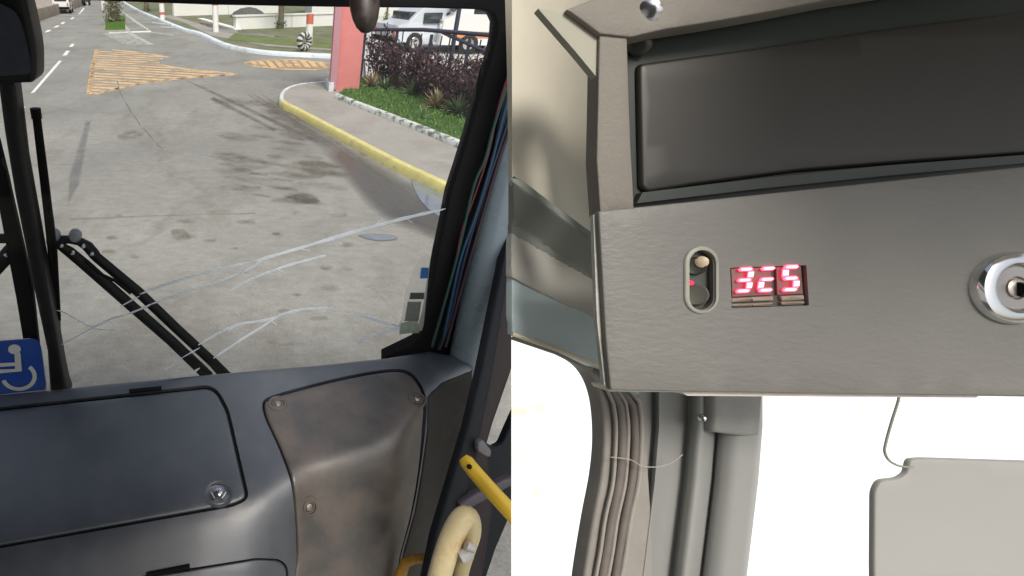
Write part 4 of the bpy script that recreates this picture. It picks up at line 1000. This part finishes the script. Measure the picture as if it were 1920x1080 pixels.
# digits
ld = patch('led_display', offset(resample(led_hole, 10), -3), S_front, M('display_recess', (.08, .065, .06, 1), .5), con, thick=.003, step=40, lift=-.0045)
for q in ([(1374, 503), (1449, 500), (1452, 553), (1376, 557)], [(1459, 500), (1506, 498), (1510, 551), (1461, 553)]):
    patch('digit_window', q, S_front, M('red_tinted_window', (.19, .11, .10, 1), .3), ld, thick=.005, step=40, lift=-.002, bev=1)
for q in ([(1372, 559), (1452, 555), (1453, 564), (1374, 567)], [(1373, 570), (1452, 567), (1453, 573), (1375, 575)], [(1466, 555), (1510, 553), (1511, 562), (1468, 564)], [(1466, 566), (1512, 564), (1511, 570), (1468, 572)]):
    patch('housing_ridge', rounded(q, 2), S_front, M('tan_plastic', (.3, .26, .21, 1), .45), ld, thick=.004, step=40, lift=-.001, bev=2)
M_led = EM('red_led', (1, .06, .12, 1), 4.0); M_core = EM('led_core', (1, .62, .66, 1), 1.9)
def seg(pts, hot):
    patch('led_segment', rounded(pts, 1.0, 2), S_front, M_led, ld, thick=.001, step=30, lift=.0015)
    cx = sum(p[0] for p in pts) / len(pts); cy = sum(p[1] for p in pts) / len(pts)
    patch('led_core', [(cx + (x - cx) * .74, cy + (y - cy) * (.6)) for x, y in pts], S_front, M_core, ld, thick=.001, step=30, lift=.0027)
def digit(x, y, w_, h, segs, sl=-3):
    # x,y top-left; slight left lean downwards (sl)
    X = lambda u, v: (x + u * w_ + sl * v * 2, y + v * h - u * 1.5)
    t = .085
    def hbar(v, a=.08, b=.92): return [X(a, v), X(a + .15, v - t), X(b - .12, v - t), X(b, v), X(b - .15, v + t), X(a + .12, v + t)]
    def vbars(u, v0, v1):
        for k in range(3):
            uu = u + k * .10 ; seg([X(uu, v0 + .02), X(uu + .075, v0 + .02), X(uu + .075, v1 - .02), X(uu, v1 - .02)], 1)
    if 'a' in segs: seg(hbar(.05), 1)
    if 'g' in segs: seg(hbar(.5), 1)
    if 'd' in segs: seg(hbar(.95), 1)
    if 'b' in segs: vbars(.66, .08, .47)
    if 'c' in segs: vbars(.66, .53, .92)
    if 'f' in segs: vbars(.05, .08, .47)
    if 'e' in segs: vbars(.05, .53, .92)
digit(1380, 503.5, 33, 45, 'abgcd'); digit(1422, 502, 33, 45, 'aged'); digit(1464, 499, 35, 47, 'afgcd', -1.5)
# switch
M_sw = M('dark_grey_switch', (.06, .065, .055, 1), .4, var=.1)
swt = patch('rocker_switch', stad(1314, 525, 27, 60), S_front, M_sw, con, thick=.004, step=20, edge=5, lift=-.007)
ring = stad(1314, 525, 33, 64, 14)
patch('switch_rim', ring, S_front, M('rim_grey', (.36, .36, .31, 1), .4), con, thick=.002, bev=4, bevh=.002, step=14, edge=6, holes=[stad(1315, 526, 25, 57, 14)], lift=.002)
for (x, y, r, m_) in ((1314, 498, 17, M_sw), (1314, 553, 20, M('button_grey', (.14, .14, .12, 1), .3))):
    lathe('button', S_front(x, y) + FWD * .006, -ray(x, y), [(r * .0005, -.003), (r * .0005, .003), (r * .00044, .0055), (r * .0003, .0045), (.0005, .004)], m_, swt, 24)
lathe('indicator', S_front(1316, 491) , -ray(1316, 491), [(.0052, -.006), (.0052, .001), (.003, .0025)], M('cream_indicator', (.75, .6, .42, 1), .4), swt, 14)
box('red_glint', S_front(1293, 530) + FWD * .0005, (.006, .004, .003), EM('red_glow', (1, .05, .12, 1), 1.0), swt)  # small red box with its own glow
# key lock
kc = S_front(1894, 540); kn = -ray(1894, 540).normalized()
kl_ = lathe('key_lock', kc, -FWD, [(.031, -.006), (.031, .003), (.0295, .0055), (.024, .0075), (.0215, .007), (.0205, .004), (.0205, -.003)], M('polished_chrome', (.85, .85, .86, 1), .12, 1, var=.03), con, 48)
lathe('lock_face', kc, -FWD, [(.0203, -.006), (.0203, .002), (.018, .004), (.010, .0042), (.009, .002)], M('satin_lock_metal', (.45, .42, .4, 1), .35, .8), kl_, 36)
box('keyhole', kc - FWD * .0042, (.004, .014, .010), M_black, kl_)
lathe('lock_tumbler', kc - FWD * .0025 + RT * .0, -FWD, [(.008, -.002), (.008, .002), (.006, .003)], M('worn_lock_metal', (.6, .55, .5, 1), .35, .8), kl_, 20)

# ceiling lining and window surround at left of the right view
def Sc(d, gx=0, gy=0): return lambda x, y: at(x, y, d + gx * (x - 960) + gy * (y - 200))
def curved(x, y):
    # lining sweeping back: recess deepens towards the console, round fold near x 1060
    return at(x, y, .66 + .10 / (1 + math.exp(-(x - (1000 + y * .18)) / 16.0)))
ceil = patch('ceiling_lining', [(960, -120), (1330, -120), (1330, 60), (1180, 400), (1190, 520), (1125, 470), (1040, 400), (960, 340)], curved, M_beige, None, thick=.01, step=14)
setp(ceil, 'curved beige ceiling lining left of the overhead console', 'ceiling panel')
wf = thing('window_surround', at(1050, 600, .64), 'grey moulded window surround below the beige lining', 'window frame')
M_gt = M('grey_green_trim', (.26, .28, .255, 1), .7, var=.06, vs=10, spec=.25); M_gl = M('light_grey_trim', (.5, .49, .45, 1), .7, var=.05, vs=10, spec=.25)
M_teal = M('teal_grey_trim', (.55, .66, .68, 1), .4, var=.06, vs=10, bump=.3, bs_=60, bd=.002)
def fold(off, d0, d1): return lambda x, y: at(x, y, d0 + (d1 - d0) * min(1, max(0, (y - (off + (x - 960) * .68)) / 80)))
patch('trim_backing', [(960, 330), (1200, 500), (1200, 730), (1125, 675), (960, 618)], lambda x, y: at(x, y, .69), M_gt, wf, thick=.01, step=60)
patch('upper_trim', [(960, 338), (1040, 398), (1125, 462), (1200, 520), (1200, 580), (1125, 535), (960, 440)], fold(338, .63, .67), M_gt, wf, thick=.01, bev=2, step=7, edge=10)
patch('middle_trim', [(960, 436), (1125, 530), (1200, 575), (1200, 660), (1125, 604), (1040, 560), (960, 520)], fold(436, .67, .65), M_gl, wf, thick=.01, bev=2, step=7, edge=10)
patch('lower_trim', [(960, 517), (1040, 557), (1125, 602), (1200, 640), (1200, 740), (1135, 692), (1050, 660), (960, 627)], fold(517, .655, .64), M_teal, wf, thick=.01, bev=2, step=14, edge=10)
M_rub = M('warm_grey_rubber', (.29, .27, .245, 1), .55, var=.08, vs=30); M_rubl = M('pale_rubber_bead', (.34, .31, .28, 1), .6, var=.08)
tube('seal', [at(x, y, .63) for x, y in [(960, 626), (1050, 657), (1140, 692), (1180, 712)]], .0028, M('cream_seal', (.72, .66, .52, 1), .5), wf, 8)
tube('seal', [at(x, y, .64) for x, y in [(960, 634), (1040, 661), (1100, 690), (1130, 722)]], .0022, M_rub, wf, 8)
# gasket curve and rubber ribs down the pillar
gk = thing('window_gasket', at(1150, 900, .65), 'ribbed grey rubber gasket curving down beside the bright window', 'gasket')
gout = catmull([(1040, 660), (1085, 682), (1112, 712), (1128, 760), (1133, 830), (1127, 900), (1112, 980), (1095, 1085), (1085, 1180)], 6, False)
gin = catmull([(1085, 1180), (1150, 1180)], 2, False)
band = gout + [(1230, 1180), (1225, 1000), (1215, 850), (1195, 760), (1165, 715), (1130, 690)]
patch('gasket_base', band, lambda x, y: at(x, y, .66), M_rub, gk, thick=.02, bev=5, step=16, edge=8)
for off, m_ , r in ((22, M_rubl, .0022), (45, M_rubl, .0022), (70, M_rubl, .003)):
    f = lambda x, y: (x + off * (1.0 if y > 760 else max(.45, (y - 640) / 120)), y - (0 if y > 760 else off * .1))
    pts = [f(x, y) for x, y in gout if y > 690]
    tube('bead', [at(x + .8 * math.sin(y * .05), y, .655) for x, y in pts], r, m_, gk, 8)
for off, r in ((33, .0052), (57, .0048)):
    pts = [(x + off * (1.0 if y > 760 else max(.45, (y - 640) / 120)), y) for x, y in gout if y > 690]
    tube('groove_lip', [at(x, y, .657) for x, y in pts], r, M('dark_rubber', (.17, .15, .135, 1), .6), gk, 8)
# folded pillar trim
pt = thing('window_pillar', at(1300, 900, .66), 'folded grey trim pillar between the two bright windows', 'pillar')
cols = [(1196, 0), (1212, .012), (1228, .016), (1236, .004), (1258, .020), (1290, .026), (1300, .012), (1316, .004), (1330, .012), (1345, .026), (1352, .016), (1380, .004), (1410, .002), (1424, .010), (1430, .03)]
V = []; F = []; rows = [(700, 0), (800, 0), (900, -8), (1000, -20), (1090, -31), (1180, -42)]
for (y, sh_) in rows:
    sp = 1 - (y - 700) * .00004
    for (x, dz) in catmull([(a, b * 1000) for a, b in cols], 3, False): V.append(at(x + sh_, y, .655 + dz * .001))
nc = len(V) // len(rows)
for i in range(len(rows) - 1):
    for k in range(nc - 1): F.append((i * nc + k, (i + 1) * nc + k, (i + 1) * nc + k + 1, i * nc + k + 1))
s_ = len(V); V += [v + FWD * .03 for v in V]; F += [tuple(j + s_ for j in f[::-1]) for f in F]
for k in (0, nc - 1):
    for i in range(len(rows) - 1): a, b = i * nc + k, (i + 1) * nc + k; F.append((a, b, b + s_, a + s_))
mk('folded_trim', V, F, M('pillar_trim_grey', (.29, .295, .285, 1), .45, var=.05, vs=6, stretch=(3, 1, 1)), pt, sharp=70)
patch('upper_sleeve', rounded([(1338, 700), (1436, 700), (1427, 818), (1400, 820), (1336, 812)], 3), lambda x, y: at(x, y, .648), M('sleeve_grey', (.31, .31, .295, 1), .45), pt, thick=.012, bev=8, step=16, edge=8)
scr(1316, 784, lambda x, y: at(x, y, .652), .005, M_steel, 'screw', pt)
tube('loose_thread', [at(x, y, .64) for x, y in catmull([(1145, 857), (1182, 862), (1205, 874), (1235, 875), (1262, 866), (1280, 852)], 5, False)], .0006, M('pale_thread', (.42, .39, .34, 1), .7), pt, 6)
# sun visor and its wire at lower right
vs_ = thing('sun_visor', at(1780, 980, .58), 'pale grey sun visor at the lower right of the console', 'visor')
patch('board', rounded([(1708, 862), (1735, 860), (1990, 868), (1990, 1180), (1642, 1180), (1640, 1060), (1641, 922), (1652, 902), (1688, 898), (1702, 888)], [8, 10, 0, 0, 0, 10, 16, 10, 8, 6]), lambda x, y: at(x, y, .58), M('visor_grey', (.36, .355, .345, 1), .6, var=.03, vs=6), vs_, thick=.003, bev=3, step=24, edge=8)
tube('support_wire', [at(x, y, .57) for x, y in catmull([(1686, 735), (1684, 752), (1672, 790), (1661, 830), (1659, 848), (1668, 864), (1688, 874), (1712, 876)], 5, False)], .0012, M('dull_wire', (.28, .29, .24, 1), .4), vs_, 8)
